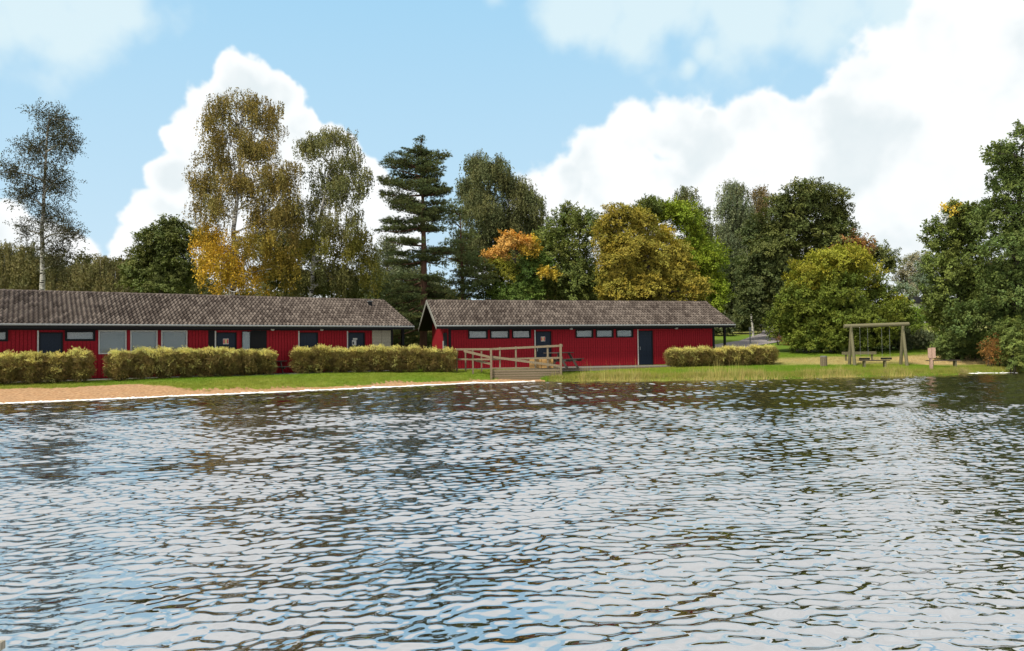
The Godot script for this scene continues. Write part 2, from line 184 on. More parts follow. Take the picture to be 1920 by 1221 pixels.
func box_part(called: String, lo: Vector3, hi: Vector3, mat: Material, parent: Node) -> MeshInstance3D:
	var b := MB.new()
	var h := (hi - lo) / 2
	b.box(-h, h)
	return part(called, b.mesh(), mat, parent, (lo + hi) / 2)

func rv(a: float) -> float:
	return rng.randf_range(-a, a)

func rdir() -> Vector3:
	var z := rv(1.0)
	var a := rng.randf() * TAU
	var r := sqrt(1 - z * z)
	return Vector3(r * cos(a), z, r * sin(a))

func vary(c: Color, by: float) -> Color:
	var k := 1.0 + rv(by)
	var w := rv(by * .35)
	return Color(clampf(c.r * (k + w), 0, 1), clampf(c.g * k, 0, 1), clampf(c.b * (k - w), 0, 1))

# ---------------------------------------------------------------- materials
func noise_tex(freq: float, lo: Color, hi: Color, sd: int, size := 512, kind := FastNoiseLite.TYPE_SIMPLEX_SMOOTH, oct := 4) -> NoiseTexture2D:
	var f := FastNoiseLite.new()
	f.seed = sd
	f.noise_type = kind
	f.frequency = freq
	f.fractal_octaves = oct
	var t := NoiseTexture2D.new()
	t.width = size
	t.height = size
	t.seamless = true
	t.noise = f
	var g := Gradient.new()
	g.set_color(0, lo)
	g.set_color(1, hi)
	t.color_ramp = g
	return t

func mat(col: Color, rough := .8, tex: Texture2D = null, scale := Vector3.ONE, tinted := false) -> StandardMaterial3D:
	var m := StandardMaterial3D.new()
	m.albedo_color = col.linear_to_srgb()
	m.roughness = rough
	m.metallic_specular = .3
	m.vertex_color_use_as_albedo = tinted
	if tex:
		m.albedo_texture = tex
		m.uv1_triplanar = true
		m.uv1_world_triplanar = true
		m.uv1_scale = scale
	return m

func leaf_mat(back: Color, rough := .55) -> StandardMaterial3D:
	var m := mat(Color.WHITE, rough, null, Vector3.ONE, true)
	m.backlight_enabled = true
	m.backlight = back
	m.metallic_specular = .2
	return m

func make_materials() -> void:
	var grain := noise_tex(.02, Color(.62, .62, .62), Color(1, 1, 1), 3)
	var streak := noise_tex(.03, Color(.55, .55, .55), Color(1, 1, 1), 4)
	var speck := noise_tex(.09, Color(.55, .55, .55), Color(1, 1, 1), 5, 512, FastNoiseLite.TYPE_SIMPLEX_SMOOTH, 3)
	M.leaf = leaf_mat(Color(.55, .6, .35))
	M.needle = leaf_mat(Color(.25, .3, .2), .6)
	M.grass = leaf_mat(Color(.4, .45, .2), .7)
	M.red = mat(Color(.42, .014, .028), .75, streak, Vector3(3.5, .5, 3.5))
	M.red_back = mat(Color(.2, .008, .014), .85)
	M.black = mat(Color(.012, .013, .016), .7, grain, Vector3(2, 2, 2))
	M.navy = mat(Color(.018, .032, .058), .5, streak, Vector3(5, .6, 5))
	M.white = mat(Color(.72, .72, .7), .6, grain, Vector3(2, 2, 2))
	M.cream = mat(Color(.5, .46, .36), .7, streak, Vector3(3, .4, 3))
	M.metal_grey = mat(Color(.3, .32, .33), .45, grain, Vector3(2, 2, 2))
	M.panel_grey = mat(Color(.22, .26, .28), .5, grain, Vector3(2, 2, 2))
	M.blind = mat(Color(.12, .125, .11), .8, grain, Vector3(1, 3, 1))
	M.frost = mat(Color(.27, .3, .31), .5, grain, Vector3(2, 2, 2))
	M.tile = mat(Color(1, 1, 1), .85, speck, Vector3(2.2, 2.2, 2.2), true)
	M.tile_plain = []
	for k in 5:
		M.tile_plain.append(mat(tile_color(k / 4.0), .85, speck, Vector3(2.2, 2.2, 2.2)))
	M.barge = mat(Color(.36, .36, .32), .75, streak, Vector3(2, 2, 2))
	M.weathered = mat(Color(.36, .3, .21), .85, noise_tex(.03, Color(.4, .38, .34), Color(1, 1, 1), 8), Vector3(1.2, 4, 1.2))
	M.deck = mat(Color(.34, .31, .27), .85, streak, Vector3(.6, 1, 3))
	M.dark_wood = mat(Color(.1, .08, .068), .7, streak, Vector3(1, 4, 1))
	M.new_wood = mat(Color(.62, .4, .16), .65, noise_tex(.03, Color(.6, .55, .5), Color(1, 1, 1), 9), Vector3(.8, 5, .8))
	M.log = mat(Color(.24, .22, .13), .85, streak, Vector3(3, .7, 3))
	M.pink_wood = mat(Color(.6, .4, .3), .75, streak, Vector3(4, .6, 4))
	M.bark = mat(Color(.1, .085, .07), .95, speck, Vector3(1.5, .5, 1.5))
	M.pine_bark = mat(Color(.17, .09, .06), .95, speck, Vector3(1.5, .6, 1.5))
	M.rubber = mat(Color(.012, .012, .013), .6)
	M.concrete = mat(Color(.4, .38, .35), .9, speck, Vector3(1, 1, 1))
	M.foam = mat(Color(.85, .85, .84), .7)
	M.red_print = mat(Color(.5, .03, .03), .5)
	M.yellow_print = mat(Color(.55, .4, .08), .5)
	var gl := StandardMaterial3D.new()
	gl.transparency = BaseMaterial3D.TRANSPARENCY_ALPHA
	gl.albedo_color = Color(.75, .8, .8, .12)
	gl.roughness = .03
	M.glass = gl
	# birch bark: white paper bark with dark lenticels and scars
	var im := Image.create(64, 512, false, Image.FORMAT_RGB8)
	var r2 := RandomNumberGenerator.new()
	r2.seed = 77
	for y in 512:
		for x in 64:
			var g := .7 + .14 * fbm.get_noise_2d(x * 6.0, y * 6.0)
			im.set_pixel(x, y, Color(g, g * .98, g * .94))
	for k in 150:
		var w := r2.randi_range(5, 22)
		var h := r2.randi_range(1, 4) if k % 6 else r2.randi_range(6, 14)
		var g := r2.randf_range(.1, .3)
		im.fill_rect(Rect2i(r2.randi_range(0, 50), r2.randi_range(0, 500), w, h), Color(g, g * .95, g * .9))
	var bm := StandardMaterial3D.new()
	bm.albedo_texture = ImageTexture.create_from_image(im)
	bm.roughness = .8
	bm.uv1_scale = Vector3(1, .5, 1)
	M.birch = bm

func tile_color(t: float) -> Color:
	return Color(.085, .064, .055).lerp(Color(.33, .275, .24), t)

# ---------------------------------------------------------------- sky
func cloud_field(az: float, el: float, puffs: Array) -> float:
	var best := -1.0
	var total := 0.0
	for p in puffs:
		var dx: float = (az - p[0]) * cos(deg_to_rad(el))
		var dy: float = el - p[1]
		if absf(dx) > p[2] * 2.2 or absf(dy) > p[2] * 2.2: continue
		var q: float = 1.0 - sqrt(dx * dx + dy * dy) / p[2]
		best = maxf(best, q)
		total += maxf(0, q)
	return minf(best + .12 * total, 1.2)

func make_sky() -> Sky:
	var W := 4096
	var H := 2048
	var lw := 768
	var lh := 384
	var n1 := FastNoiseLite.new()
	n1.seed = 11
	n1.frequency = 1.6
	n1.fractal_octaves = 6
	var n2 := FastNoiseLite.new()
	n2.seed = 23
	n2.frequency = 3.5
	n2.fractal_octaves = 5
	var low := Image.create(lw, lh, false, Image.FORMAT_RGBF)
	for y in lh:
		var el := 90.0 - 180.0 * (y + .5) / lh
		for x in lw:
			var az := deg_to_rad(360.0 * (x + .5) / lw)
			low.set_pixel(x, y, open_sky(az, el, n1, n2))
	low.resize(W, H, Image.INTERPOLATE_CUBIC)
	# the part of the sky the photograph shows, drawn finer
	var puff := FastNoiseLite.new()
	puff.seed = 5
	puff.frequency = 14.0
	puff.fractal_octaves = 6
	puff.fractal_gain = .55
	var y0 := int((90.0 - 34.0) / 180.0 * H)
	var y1 := int((90.0 + 1.0) / 180.0 * H)
	var x0 := -int(46.0 / 360.0 * W)
	var x1 := int(46.0 / 360.0 * W)
	for y in range(y0, y1):
		var el := 90.0 - 180.0 * (y + .5) / H
		for x in range(x0, x1):
			var azd := 360.0 * (x + .5) / W
			var edge := minf(clampf((46.0 - absf(azd)) / 8.0, 0, 1), clampf((28.0 - el) / 2.5, 0, 1))
			var col := window_sky(azd, el, puff, n2)
			var xw := posmod(x, W)
			low.set_pixel(xw, y, low.get_pixel(xw, y).lerp(col, edge))
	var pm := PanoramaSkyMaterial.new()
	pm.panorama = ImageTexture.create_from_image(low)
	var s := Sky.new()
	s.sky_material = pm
	return s

func air(el: float) -> Color:
	var t := pow(clampf(el / 32.0, 0, 1), .8)
	return Color(.66, .82, .92).lerp(Color(.31, .61, .86), t)

func towards(azr: float, el: float) -> Vector3:
	var e := deg_to_rad(el)
	return Vector3(sin(azr) * cos(e), sin(e), -cos(azr) * cos(e))

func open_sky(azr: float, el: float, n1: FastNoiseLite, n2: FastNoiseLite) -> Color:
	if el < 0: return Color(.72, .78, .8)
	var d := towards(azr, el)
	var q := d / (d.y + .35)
	var c := n1.get_noise_3dv(q) + .35 + .45 * smoothstep(22, 26, el)  # extra cloud cover added above the view to whiten the lake reflection
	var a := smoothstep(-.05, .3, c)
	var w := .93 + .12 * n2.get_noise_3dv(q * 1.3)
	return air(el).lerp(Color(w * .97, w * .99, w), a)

func window_sky(az: float, el: float, puff: FastNoiseLite, n2: FastNoiseLite) -> Color:
	var d := towards(deg_to_rad(az), maxf(el, 0))
	var col := air(maxf(el, 0))
	var bump := puff.get_noise_3dv(d)
	var billow := 1.0 - 2.0 * absf(puff.get_noise_3dv(d * .55 + Vector3(3, 1, 2)))
	var soft := n2.get_noise_3dv(d * 2.2)
	var veil := cloud_field(az, el, VEIL) + soft * .9 + bump * .25
	col = col.lerp(Color(.8, .92, .93), .72 * smoothstep(-.05, .95, veil))
	for s in [CUMULUS_B, CUMULUS_A]:
		var f := cloud_field(az, el, s) + .34 * bump + .3 * (billow - .65)
		var a := smoothstep(-.02, .16 if s == CUMULUS_A else .3, f)
		if a <= 0: continue
		var g := n2.get_noise_3dv(d * 1.9 + Vector3(7, 0, 0))
		var w := 1.0 + .05 * bump - .15 * smoothstep(-.15, .45, g) * smoothstep(.2, .7, f)
		col = col.lerp(Color(.97 - (1.0 - w) * 1.25, .995 - (1.0 - w) * .95, 1.0 - (1.0 - w) * .8), a)
	return col

# ---------------------------------------------------------------- ground
const SHORE := [[-70.0, 6.0], [-45.0, 15.0], [-30.0, 23.0], [-19.8, 28.6], [-12.0, 33.3], [-6.0, 37.4], [-1.8, 40.5], [2.9, 41.2], [8.4, 40.4], [14.0, 40.8], [22.7, 42.6], [26.0, 43.2], [27.0, 44.6], [30.0, 45.0], [45.0, 46.0], [70.0, 44.0], [200.0, 40.0]]

func lut(t: Array, x: float) -> float:
	if x <= t[0][0]: return t[0][1]
	for i in range(1, t.size()):
		if x < t[i][0]:
			return lerpf(t[i - 1][1], t[i][1], (x - t[i - 1][0]) / (t[i][0] - t[i - 1][0]))
	return t[-1][1]

func inland(x: float, z: float) -> float:
	var k := lerpf(.84, .97, smoothstep(-8, 2, x))
	return (-z - lut(SHORE, x) - .22 * fbm.get_noise_2d(x * 30.0, 5.0)) * k

func ground(x: float, z: float) -> float:
	var s := inland(x, z)
	var d := -z
	var bump := .035 * fbm.get_noise_2d(x * 14.0, z * 14.0)
	if s < 0: return maxf(-1.5, s * .2) - .02
	var wide := lut([[0, 0], [2.6, .42], [4.0, .55], [6.0, .6]], s)
	var narrow := lut([[0, 0], [.95, .13], [1.2, .3], [3.0, .5], [5.0, .6]], s)
	var bank := lut([[0, -.02], [.2, .18], [1.5, .34], [4.5, .48], [7.0, .6]], s)
	var h := lerpf(wide, narrow, smoothstep(-17, -13, x))
	h = lerpf(h, bank, smoothstep(1, 3, x))
	var up := minf(maxf(d - 48, 0), 42) * .085 + maxf(d - 90, 0) * .02
	h += up * lerpf(.25, 1.0, smoothstep(6, 13, x)) + smoothstep(0, 3, s) * bump
	return h

func sand_width(x: float) -> float:
	return lerpf(lerpf(2.9, .95, smoothstep(-17.5, -13.5, x)), -.3, smoothstep(1.2, 2.4, x)) + .35 * fbm.get_noise_2d(x * 40.0, 90.0)

func axis(stops: Array) -> Array:
	var out := []
	for i in stops.size() - 1:
		var n := int(ceil(absf(stops[i + 1][0] - stops[i][0]) / stops[i][1]))
		for k in n:
			out.append(lerpf(stops[i][0], stops[i + 1][0], float(k) / n))
	out.append(stops[-1][0])
	return out

func lawn_color(x: float, z: float) -> Color:
	var q := fbm.get_noise_2d(x * 9.0, z * 9.0)
	var g := Color(.15, .25, .02).lerp(Color(.3, .29, .05), clampf(.2 + q * .9, 0, .6))
	# straw-dry patch by the shore and worn ground round the swing
	var dry := smoothstep(1.1, .5, Vector2((x - 31) / 5.0, (z + 50) / 3.4).length() + .5 * q) + .75 * smoothstep(1.1, .4, Vector2((x - 22) / 7.0, (z + 50.0) / 2.6).length() + .5 * q)
	g = g.lerp(Color(.55, .42, .2), clampf(dry, 0, 1))
	if -z > 75: g = g.lerp(Color(.4, .38, .13), .7)
	return g

func make_ground() -> void:
	var xs := axis([[-600, 120], [-60, 4], [-30, .2], [36, 4], [90, 60], [600, 60]])
	var zs := axis([[-2, 3], [-22, .15], [-45, .3], [-53, 1], [-80, 3], [-150, 30], [-700, 30]])
	var nx := xs.size()
	var hv := PackedVector3Array()
	for z in zs:
		for x in xs:
			hv.append(Vector3(x, ground(x, z), z))
	var parts := [MB.new(), MB.new()]
	for b in parts:
		b.v = hv
		b.n.resize(hv.size())
		b.c.resize(hv.size())
		b.uv.resize(hv.size())
	for j in zs.size():
		for i in nx:
			var k := j * nx + i
			var p := hv[k]
			var e := .25
			var nn := Vector3(ground(p.x - e, p.z) - ground(p.x + e, p.z), 2 * e, ground(p.x, p.z - e) - ground(p.x, p.z + e)).normalized()
			var g := lawn_color(p.x, p.z)
			for b in 2:
				parts[b].n[k] = nn
				parts[b].c[k] = g if b == 0 else vary(Color(.47, .3, .17), .1)
	for j in zs.size() - 1:
		for i in nx - 1:
			var a := j * nx + i
			var m: Vector3 = (hv[a] + hv[a + nx + 1]) / 2
			var s := inland(m.x, m.z)
			var b: MB = parts[1 if s < sand_width(m.x) or s < -.1 else 0]
			b.ix.append_array(PackedInt32Array([a, a + nx, a + nx + 1, a, a + nx + 1, a + 1]))
	var speck := noise_tex(.05, Color(.6, .6, .6), Color(1, 1, 1), 15)
	var lawn := part("lawn", parts[0].mesh(), mat(Color.WHITE, .95, speck, Vector3(.7, .7, .7), true), self)
	lawn.set_meta("kind", "structure")
	var sandm := mat(Color.WHITE, .95, noise_tex(.025, Color(.68, .64, .6), Color(1, 1, 1), 16, 512, FastNoiseLite.TYPE_SIMPLEX_SMOOTH, 6), Vector3(.45, .45, .45), true)
	var beach := part("beach", parts[1].mesh(), sandm, self)
	beach.set_meta("kind", "structure")
	# gravel road behind the right building
	var road := MB.new()
	var line := [Vector2(4, -57.5), Vector2(11, -58), Vector2(17, -60.5), Vector2(22, -66), Vector2(27, -75), Vector2(33, -90)]
	var prev := []
	for i in line.size() - 1:
		for k in 8:
			var p: Vector2 = line[i].lerp(line[i + 1], k / 8.0)
			var dn: Vector2 = (line[i + 1] - line[i]).normalized().orthogonal() * 1.7
			var l := p + dn
			var r := p - dn
			var now := [Vector3(l.x, ground(l.x, l.y) + .05, l.y), Vector3(p.x, ground(p.x, p.y) + .07, p.y), Vector3(r.x, ground(r.x, r.y) + .05, r.y)]
			if prev:
				for q in 2: road.quad(prev[q], prev[q + 1], now[q + 1], now[q])
			prev = now
	part("gravel_road", road.mesh(), mat(Color(.36, .33, .33), .95, speck, Vector3.ONE), self).set_meta("kind", "structure")

# ---------------------------------------------------------------- water
func make_water() -> void:
	var N := 64
	var kx := PackedFloat32Array()
	var kz := PackedFloat32Array()
	var ph := PackedFloat32Array()
	var am := PackedFloat32Array()
	var wl := PackedFloat32Array()
	rng.seed = 404
	for i in N:
		var lam := .09 * pow(3.2 / .09, i / float(N - 1)) * rng.randf_range(.95, 1.05)
		var w := exp(-pow(log(lam / .15) / 1.0, 2.0)) * rng.randf_range(.6, 1.4) + .28 * exp(-pow(log(lam / 1.3) / .4, 2.0))
		var ang := deg_to_rad(lerpf(13.0, 24.0, smoothstep(.3, 1.0, lam))) + rng.randfn(0, lerpf(.36, .2, smoothstep(.1, 1.2, lam)))
		if rng.randf() < .12: ang += PI / 3
		var k := TAU / lam
		kx.append(k * sin(ang)); kz.append(k * cos(ang)); ph.append(rng.randf() * TAU)
		am.append(SLOPE * w / k); wl.append(lam)
	var b := MB.new()
	for band in [[-2.2, -11.2, 10.5, .026, .08], [-11.0, -22.3, 19.0, .045, .14], [-22.0, -47.0, 38.0, .085, .25]]:
		var nx := int(2 * band[2] / band[3])
		var nz := int((band[0] - band[1]) / band[3])
		var first := 0
		while wl[first] < band[4]: first += 1
		# waves too short for this grid hand their steepness to the ones it can hold
		var all_steep := 0.0
		var kept := 0.0
		for w in N:
			var st := pow(am[w] * TAU / wl[w], 2.0)
			all_steep += st if wl[w] > .08 else 0.0
			kept += st if w >= first else 0.0
		var make_up := minf(sqrt(all_steep / kept), 1.6)
		var at := b.v.size()
		var total := at + (nx + 1) * (nz + 1)
		b.v.resize(total); b.n.resize(total)
		var q := at
		for j in nz + 1:
			var z: float = band[0] + (band[1] - band[0]) * j / nz
			for i in nx + 1:
				var x: float = band[2] * (2.0 * i / nx - 1.0)
				var y := 0.0
				var sx := 0.0
				var sz := 0.0
				var gust := clampf(1.0 + 1.1 * fbm.get_noise_2d(x * 28.0, z * 28.0), .5, 1.6)
				for w in range(first, N):
					var f := kx[w] * x + kz[w] * z + ph[w]
					var a := am[w] * (gust * make_up if wl[w] < .9 else 1.0)
					var co := cos(f) * a
					y += sin(f) * a
					sx += co * kx[w]
					sz += co * kz[w]
				b.v[q] = Vector3(x, y, z)
				b.n[q] = Vector3(-sx, 1, -sz).normalized()
				q += 1
		var ii := PackedInt32Array()
		ii.resize(nx * nz * 6)
		q = 0
		for j in nz:
			for i in nx:
				var a := at + j * (nx + 1) + i
				ii[q] = a; ii[q + 1] = a + nx + 1; ii[q + 2] = a + nx + 2
				ii[q + 3] = a; ii[q + 4] = a + nx + 2; ii[q + 5] = a + 1
				q += 6
		b.ix.append_array(ii)
	# the rest of the lake, out of view
	b.c.resize(b.v.size()); b.uv.resize(b.v.size())
	for r in [[-500, 500, 0, 400], [-500, -10.5, -11, 0], [10.5, 500, -11, 0], [-500, -19, -22, -11], [19, 500, -22, -11], [-500, -38, -47, -22], [38, 500, -47, -22], [-10.5, 10.5, -2.2, 0]]:
		b.quad(Vector3(r[0], -.01, r[3]), Vector3(r[0], -.01, r[2]), Vector3(r[1], -.01, r[2]), Vector3(r[1], -.01, r[3]))
	var m := StandardMaterial3D.new()
	m.albedo_color = Color(.016, .013, .009).linear_to_srgb()
	m.roughness = .02
	m.metallic_specular = .7
	m.refraction_enabled = true
	m.refraction_scale = WATER_IOR
	part("water", b.mesh(), m, self).set_meta("kind", "structure")
const SLOPE := .061
const WATER_IOR := .28

# ---------------------------------------------------------------- plants
func leaf(b: MB, p: Vector3, dir: Vector3, up: Vector3, l: float, w: float, col: Color) -> void:
	var s := dir.cross(up).normalized() * w * .5
	var nn := s.cross(dir).normalized()
	b.quad(p, p + dir * l * .45 - s + nn * w * .12, p + dir * l, p + dir * l * .45 + s + nn * w * .12, col)

func grey(by: float) -> Color:
	var k := 1.0 + rv(by)
	return Color(k * (1 + rv(by * .3)), k, k * (1 + rv(by * .3)))

func clump(kind: String, sd: int) -> ArrayMesh:
	rng.seed = sd
	var b := MB.new()
	var bark := Color(.45, .38, .4)
	if kind == "broad":
		for t in 10:
			var d := rdir()
			d.y = d.y * .7 + .15
			d = d.normalized()
			var reach := rng.randf_range(.36, .66)
			for k in 17:
				var p := d * reach * sqrt(rng.randf_range(.12, 1)) + rdir() * .1
				leaf(b, p, (d + rdir() * .9 + Vector3(0, -.15, 0)).normalized(), (Vector3.UP + rdir() * .6).normalized(), rng.randf_range(.08, .17), rng.randf_range(.07, .11), grey(.2))
	elif kind == "birch":
		for t in 11:
			var o := Vector3(rv(.34), rv(.12) + .3, rv(.34))
			var sway := Vector3(rv(.12), 0, rv(.12))
			var len := rng.randf_range(.6, 1.05)
			b.tri(o + Vector3(-.005, 0, 0), o + Vector3(.005, 0, 0), o + sway + Vector3(0, -len, 0), bark)
			for k in 13:
				var f := rng.randf()
				var p := o + sway * f * f + Vector3(rv(.06), -len * f, rv(.06))
				leaf(b, p, (Vector3(rv(.8), -1, rv(.8))).normalized(), rdir(), rng.randf_range(.07, .115), rng.randf_range(.05, .08), grey(.25))
	elif kind == "wisp":
		for t in 8:
			var d := (rdir() + Vector3(0, .25, 0)).normalized()
			var tip := d * rng.randf_range(.5, .85) + Vector3(0, -.12, 0)
			b.tri(d * .02 + Vector3(-.008, 0, 0), d * .02 + Vector3(.008, 0, 0), tip, bark)
			for k in 8:
				var p := tip * rng.randf_range(.3, 1.0) + rdir() * .06
				leaf(b, p, (d + rdir()).normalized(), rdir(), rng.randf_range(.07, .11), rng.randf_range(.05, .075), grey(.25))
	elif kind == "pineclump":
		b.tube([Vector3(-.6, -.08, 0), Vector3(.2, 0, 0), Vector3(.6, .08, 0)], [.016, .01, .004], 3, bark, false)
		for t in 26:
			var u := sqrt(rng.randf())
			var a := rng.randf() * TAU
			var o := Vector3(u * .6 * cos(a), rv(.07), u * .42 * sin(a))
			var d := (Vector3(cos(a) * .6, .75, sin(a) * .6)).normalized()
			for k in 11:
				var e := (d + rdir() * .75).normalized()
				var s := e.cross(rdir()).normalized() * .012
				b.tri(o - s, o + s, o + e * rng.randf_range(.1, .17), grey(.2))
	elif kind == "shrub":
		for t in 12:
			var d := (Vector3(rv(1), rng.randf_range(.2, 1.1), rv(1))).normalized()
			var tip := d * rng.randf_range(.5, .8)
			b.tri(Vector3(-.006, 0, 0), Vector3(.006, 0, 0), tip, bark)
			for k in 11:
				leaf(b, tip * rng.randf_range(.35, 1.0) + rdir() * .07, (d + rdir() * .8).normalized(), rdir(), rng.randf_range(.08, .14), rng.randf_range(.045, .07), grey(.25))
	return b.mesh()

func limb(b: MB, from: Vector3, to: Vector3, r0: float, r1: float, sag := .12) -> void:
	var mid := from.lerp(to, .5) + Vector3(rv(.1), sag, rv(.1)) * from.distance_to(to) * .5
	b.tube([from, mid, to], [r0, lerpf(r0, r1, .55), r1], 5, Color.WHITE, false)

func fill_crown(t: Node3D, kind: String, sd: int, cs: float, den: float, col: String, blobs: Array, stems: MB, stem_at: Callable, rad: float, gy: float) -> void:
	var cm := clump(kind, sd)
	var spots := []
	var tints := []
	for bl in blobs:
		var c := Vector3(bl[0], bl[1], bl[2])
		var r := Vector3(bl[3], bl[4], bl[3] * .95)
		var n := int(den * 4.2 * PI * (r.x * r.y + r.x * r.z + r.y * r.z) / 3.0 / (cs * cs * .62)) + 3
		var base: Color = PAL[bl[5] if bl.size() > 5 else col]
		var near: Vector3 = stem_at.call(c.y - r.y * .5)
		if stems: limb(stems, near, c, rad * .35, rad * .12)
		for k in n:
			var d := rdir()
			if d.y < -.5 and rng.randf() < .5: d.y = -d.y
			var q := pow(rng.randf(), .45) * rng.randf_range(.75, 1.12)
			var p := c + d * r * q
			if p.y < gy + .15: continue
			var up := (Vector3.UP * 1.1 + d * .9 + rdir() * .25).normalized()
			if kind == "birch": up = (Vector3.UP + rdir() * .12).normalized()
			if kind == "pineclump": up = (Vector3.UP + rdir() * .2).normalized()
			var x := up.cross(rdir()).normalized()
			var s := cs * rng.randf_range(.7, 1.25)
			var bs := Basis(x, up, x.cross(up)).scaled(Vector3.ONE * s)
			spots.append(Transform3D(bs, p))
			tints.append(vary(base * 1.45, .26))
			if stems and k % 7 == 0: limb(stems, c, p, rad * .11, .012, .05)
	scatter("crown", cm, M.needle if kind == "pineclump" else M.leaf, spots, tints, t).set_meta("kind", "stuff")
	copies += spots.size() * cm.surface_get_array_index_len(0) / 3

func make_tree(e: Array, sd: int) -> void:
	rng.seed = sd
	var x: float = e[4]
	var z: float = e[5]
	var gy := ground(x, z)
	var t := thing(e[0], e[1], "tree", Vector3(x, 0, z), 0, e[2])
	var pts := [Vector3(e[6][0], gy - .3, 0)]
	for i in range(1, e[6].size() / 2):
		pts.append(Vector3(e[6][2 * i], maxf(e[6][2 * i + 1], gy + .2 * i), rv(.15)))
	var rad: float = e[7]
	var rr := []
	var fine := []
	for i in pts.size() - 1:
		for k in 4:
			var f := (i + k / 4.0) / (pts.size() - 1)
			fine.append(pts[i].lerp(pts[i + 1], k / 4.0) + Vector3(rv(.05), 0, rv(.05)))
			rr.append(rad * (1.0 - .88 * f) * (1.25 if f == 0 else 1.0))
	fine.append(pts[-1]); rr.append(rad * .1)
	var b := MB.new()
	b.tube(fine, rr, 9)
	var stem_at := func(y: float) -> Vector3:
		for i in pts.size() - 1:
			if y < pts[i + 1].y: return pts[i].lerp(pts[i + 1], clampf((y - pts[i].y) / (pts[i + 1].y - pts[i].y), 0, 1))
		return pts[-1]
	var crown_first := MB.new() if false else b
	fill_crown(t, e[3], sd * 7 + 1, e[9], e[10], e[11], e[12], crown_first, stem_at, rad, gy)
	part("trunk", b.mesh(), [M.bark, M.birch, M.pine_bark][e[8]], t)
	t.move_child(t.get_child(1), 0)

func make_shrub(e: Array, sd: int) -> void:
	rng.seed = sd
	var gy := ground(e[3], e[4])
	var t := thing(e[0], e[1], "bush" if e[0] == "bush" else "fern", Vector3(e[3], 0, e[4]), 0, "")
	var b := MB.new()
	var blobs: Array = e[7].duplicate(true)
	for bl in e[7]:
		if bl[1] - bl[4] > gy + .3:      # carry the foliage down to the ground
			blobs.append([bl[0] + rv(.3), (bl[1] + gy) / 2, bl[2] + rv(.3), bl[3], (bl[1] - gy) / 2])
		for k in 4:
			limb(b, Vector3(bl[0] + rv(.2), gy - .1, bl[2] + rv(.2)), Vector3(bl[0] + rv(bl[3] * .6), bl[1], bl[2] + rv(bl[3] * .6)), .03, .01)
	fill_crown(t, e[2], sd * 3 + 2, e[5], 1.1, e[6], blobs, null, func(_y): return Vector3.ZERO, .03, gy)
	part("stems", b.mesh(), M.bark, t)

func make_pine() -> void:
	rng.seed = 900
	var x: float = PINE_AT[0]
	var z: float = PINE_AT[1]
	var gy := ground(x, z)
	var t := thing("pine_tree", "tall layered pine with reddish trunk and bare gap, between the two red buildings", "tree", Vector3(x, 0, z), 0, "woodland behind the red buildings")
	var pts := []
	var rr := []
	for i in PINE_STEM.size() / 2:
		pts.append(Vector3(PINE_STEM[2 * i], PINE_STEM[2 * i + 1] if i else gy - .3, 0))
		rr.append([.3, .24, .2, .12, .02][i])
	var b := MB.new()
	b.tube(pts, rr, 9)
	var spots := []
	var tints := []
	for w in PINE_WHORLS:
		var a0 := rng.randf() * TAU
		var top: bool = w[0] > 15.5
		for k in (4 if top else 6):
			var a := a0 + TAU * k / (4.0 if top else 6.0) + rv(.45)
			var side := cos(a) * .5 + .5
			var len: float = lerpf(w[1], w[2], side) * rng.randf_range(.75, 1.12)
			var o := Vector3(lerpf(pts[0].x, pts[-1].x, w[0] / 17.0), w[0] + rv(.45), 0)
			var dir := Vector3(cos(a), 0, sin(a))
			var droop := lerpf(.25, -.18, clampf((15.5 - w[0]) / 10.0, 0, 1))
			var tip := o + dir * len + Vector3(0, len * (droop + rv(.14)), 0)
			var mid := o.lerp(tip, .5) + Vector3(0, -.05 * len, 0)
			b.tube([o, mid, tip], [.05 + .012 * len, .03, .01], 4, Color.WHITE, false)
			var m := int(3 + len * 4.5)
			for q in m:
				var f := rng.randf_range(.35, 1.06)
				var across := Vector3(-dir.z, 0, dir.x) * rv(.38) * len * (1.1 - absf(f - .7))
				var p := o.lerp(tip, f) + across + Vector3(0, rv(.1) + .06, 0)
				var up := (Vector3.UP + rdir() * .25).normalized()
				var xx := (dir + rdir() * .5).slide(up).normalized()
				var s := rng.randf_range(.85, 1.45) * (.6 if top else 1.0)
				spots.append(Transform3D(Basis(xx, up, xx.cross(up)).scaled(Vector3.ONE * s), p))
				tints.append(vary(PAL.pine, .3))
	for q in 10:
		spots.append(Transform3D(Basis(rdir(), rng.randf() * TAU).scaled(Vector3.ONE * .4), pts[-1] + Vector3(rv(.15), rv(.4) - .2, rv(.15))))
		tints.append(vary(PAL.pine, .2))
	part("trunk", b.mesh(), M.pine_bark, t)
	scatter("crown", clump("pineclump", 31), M.needle, spots, tints, t).set_meta("kind", "stuff")

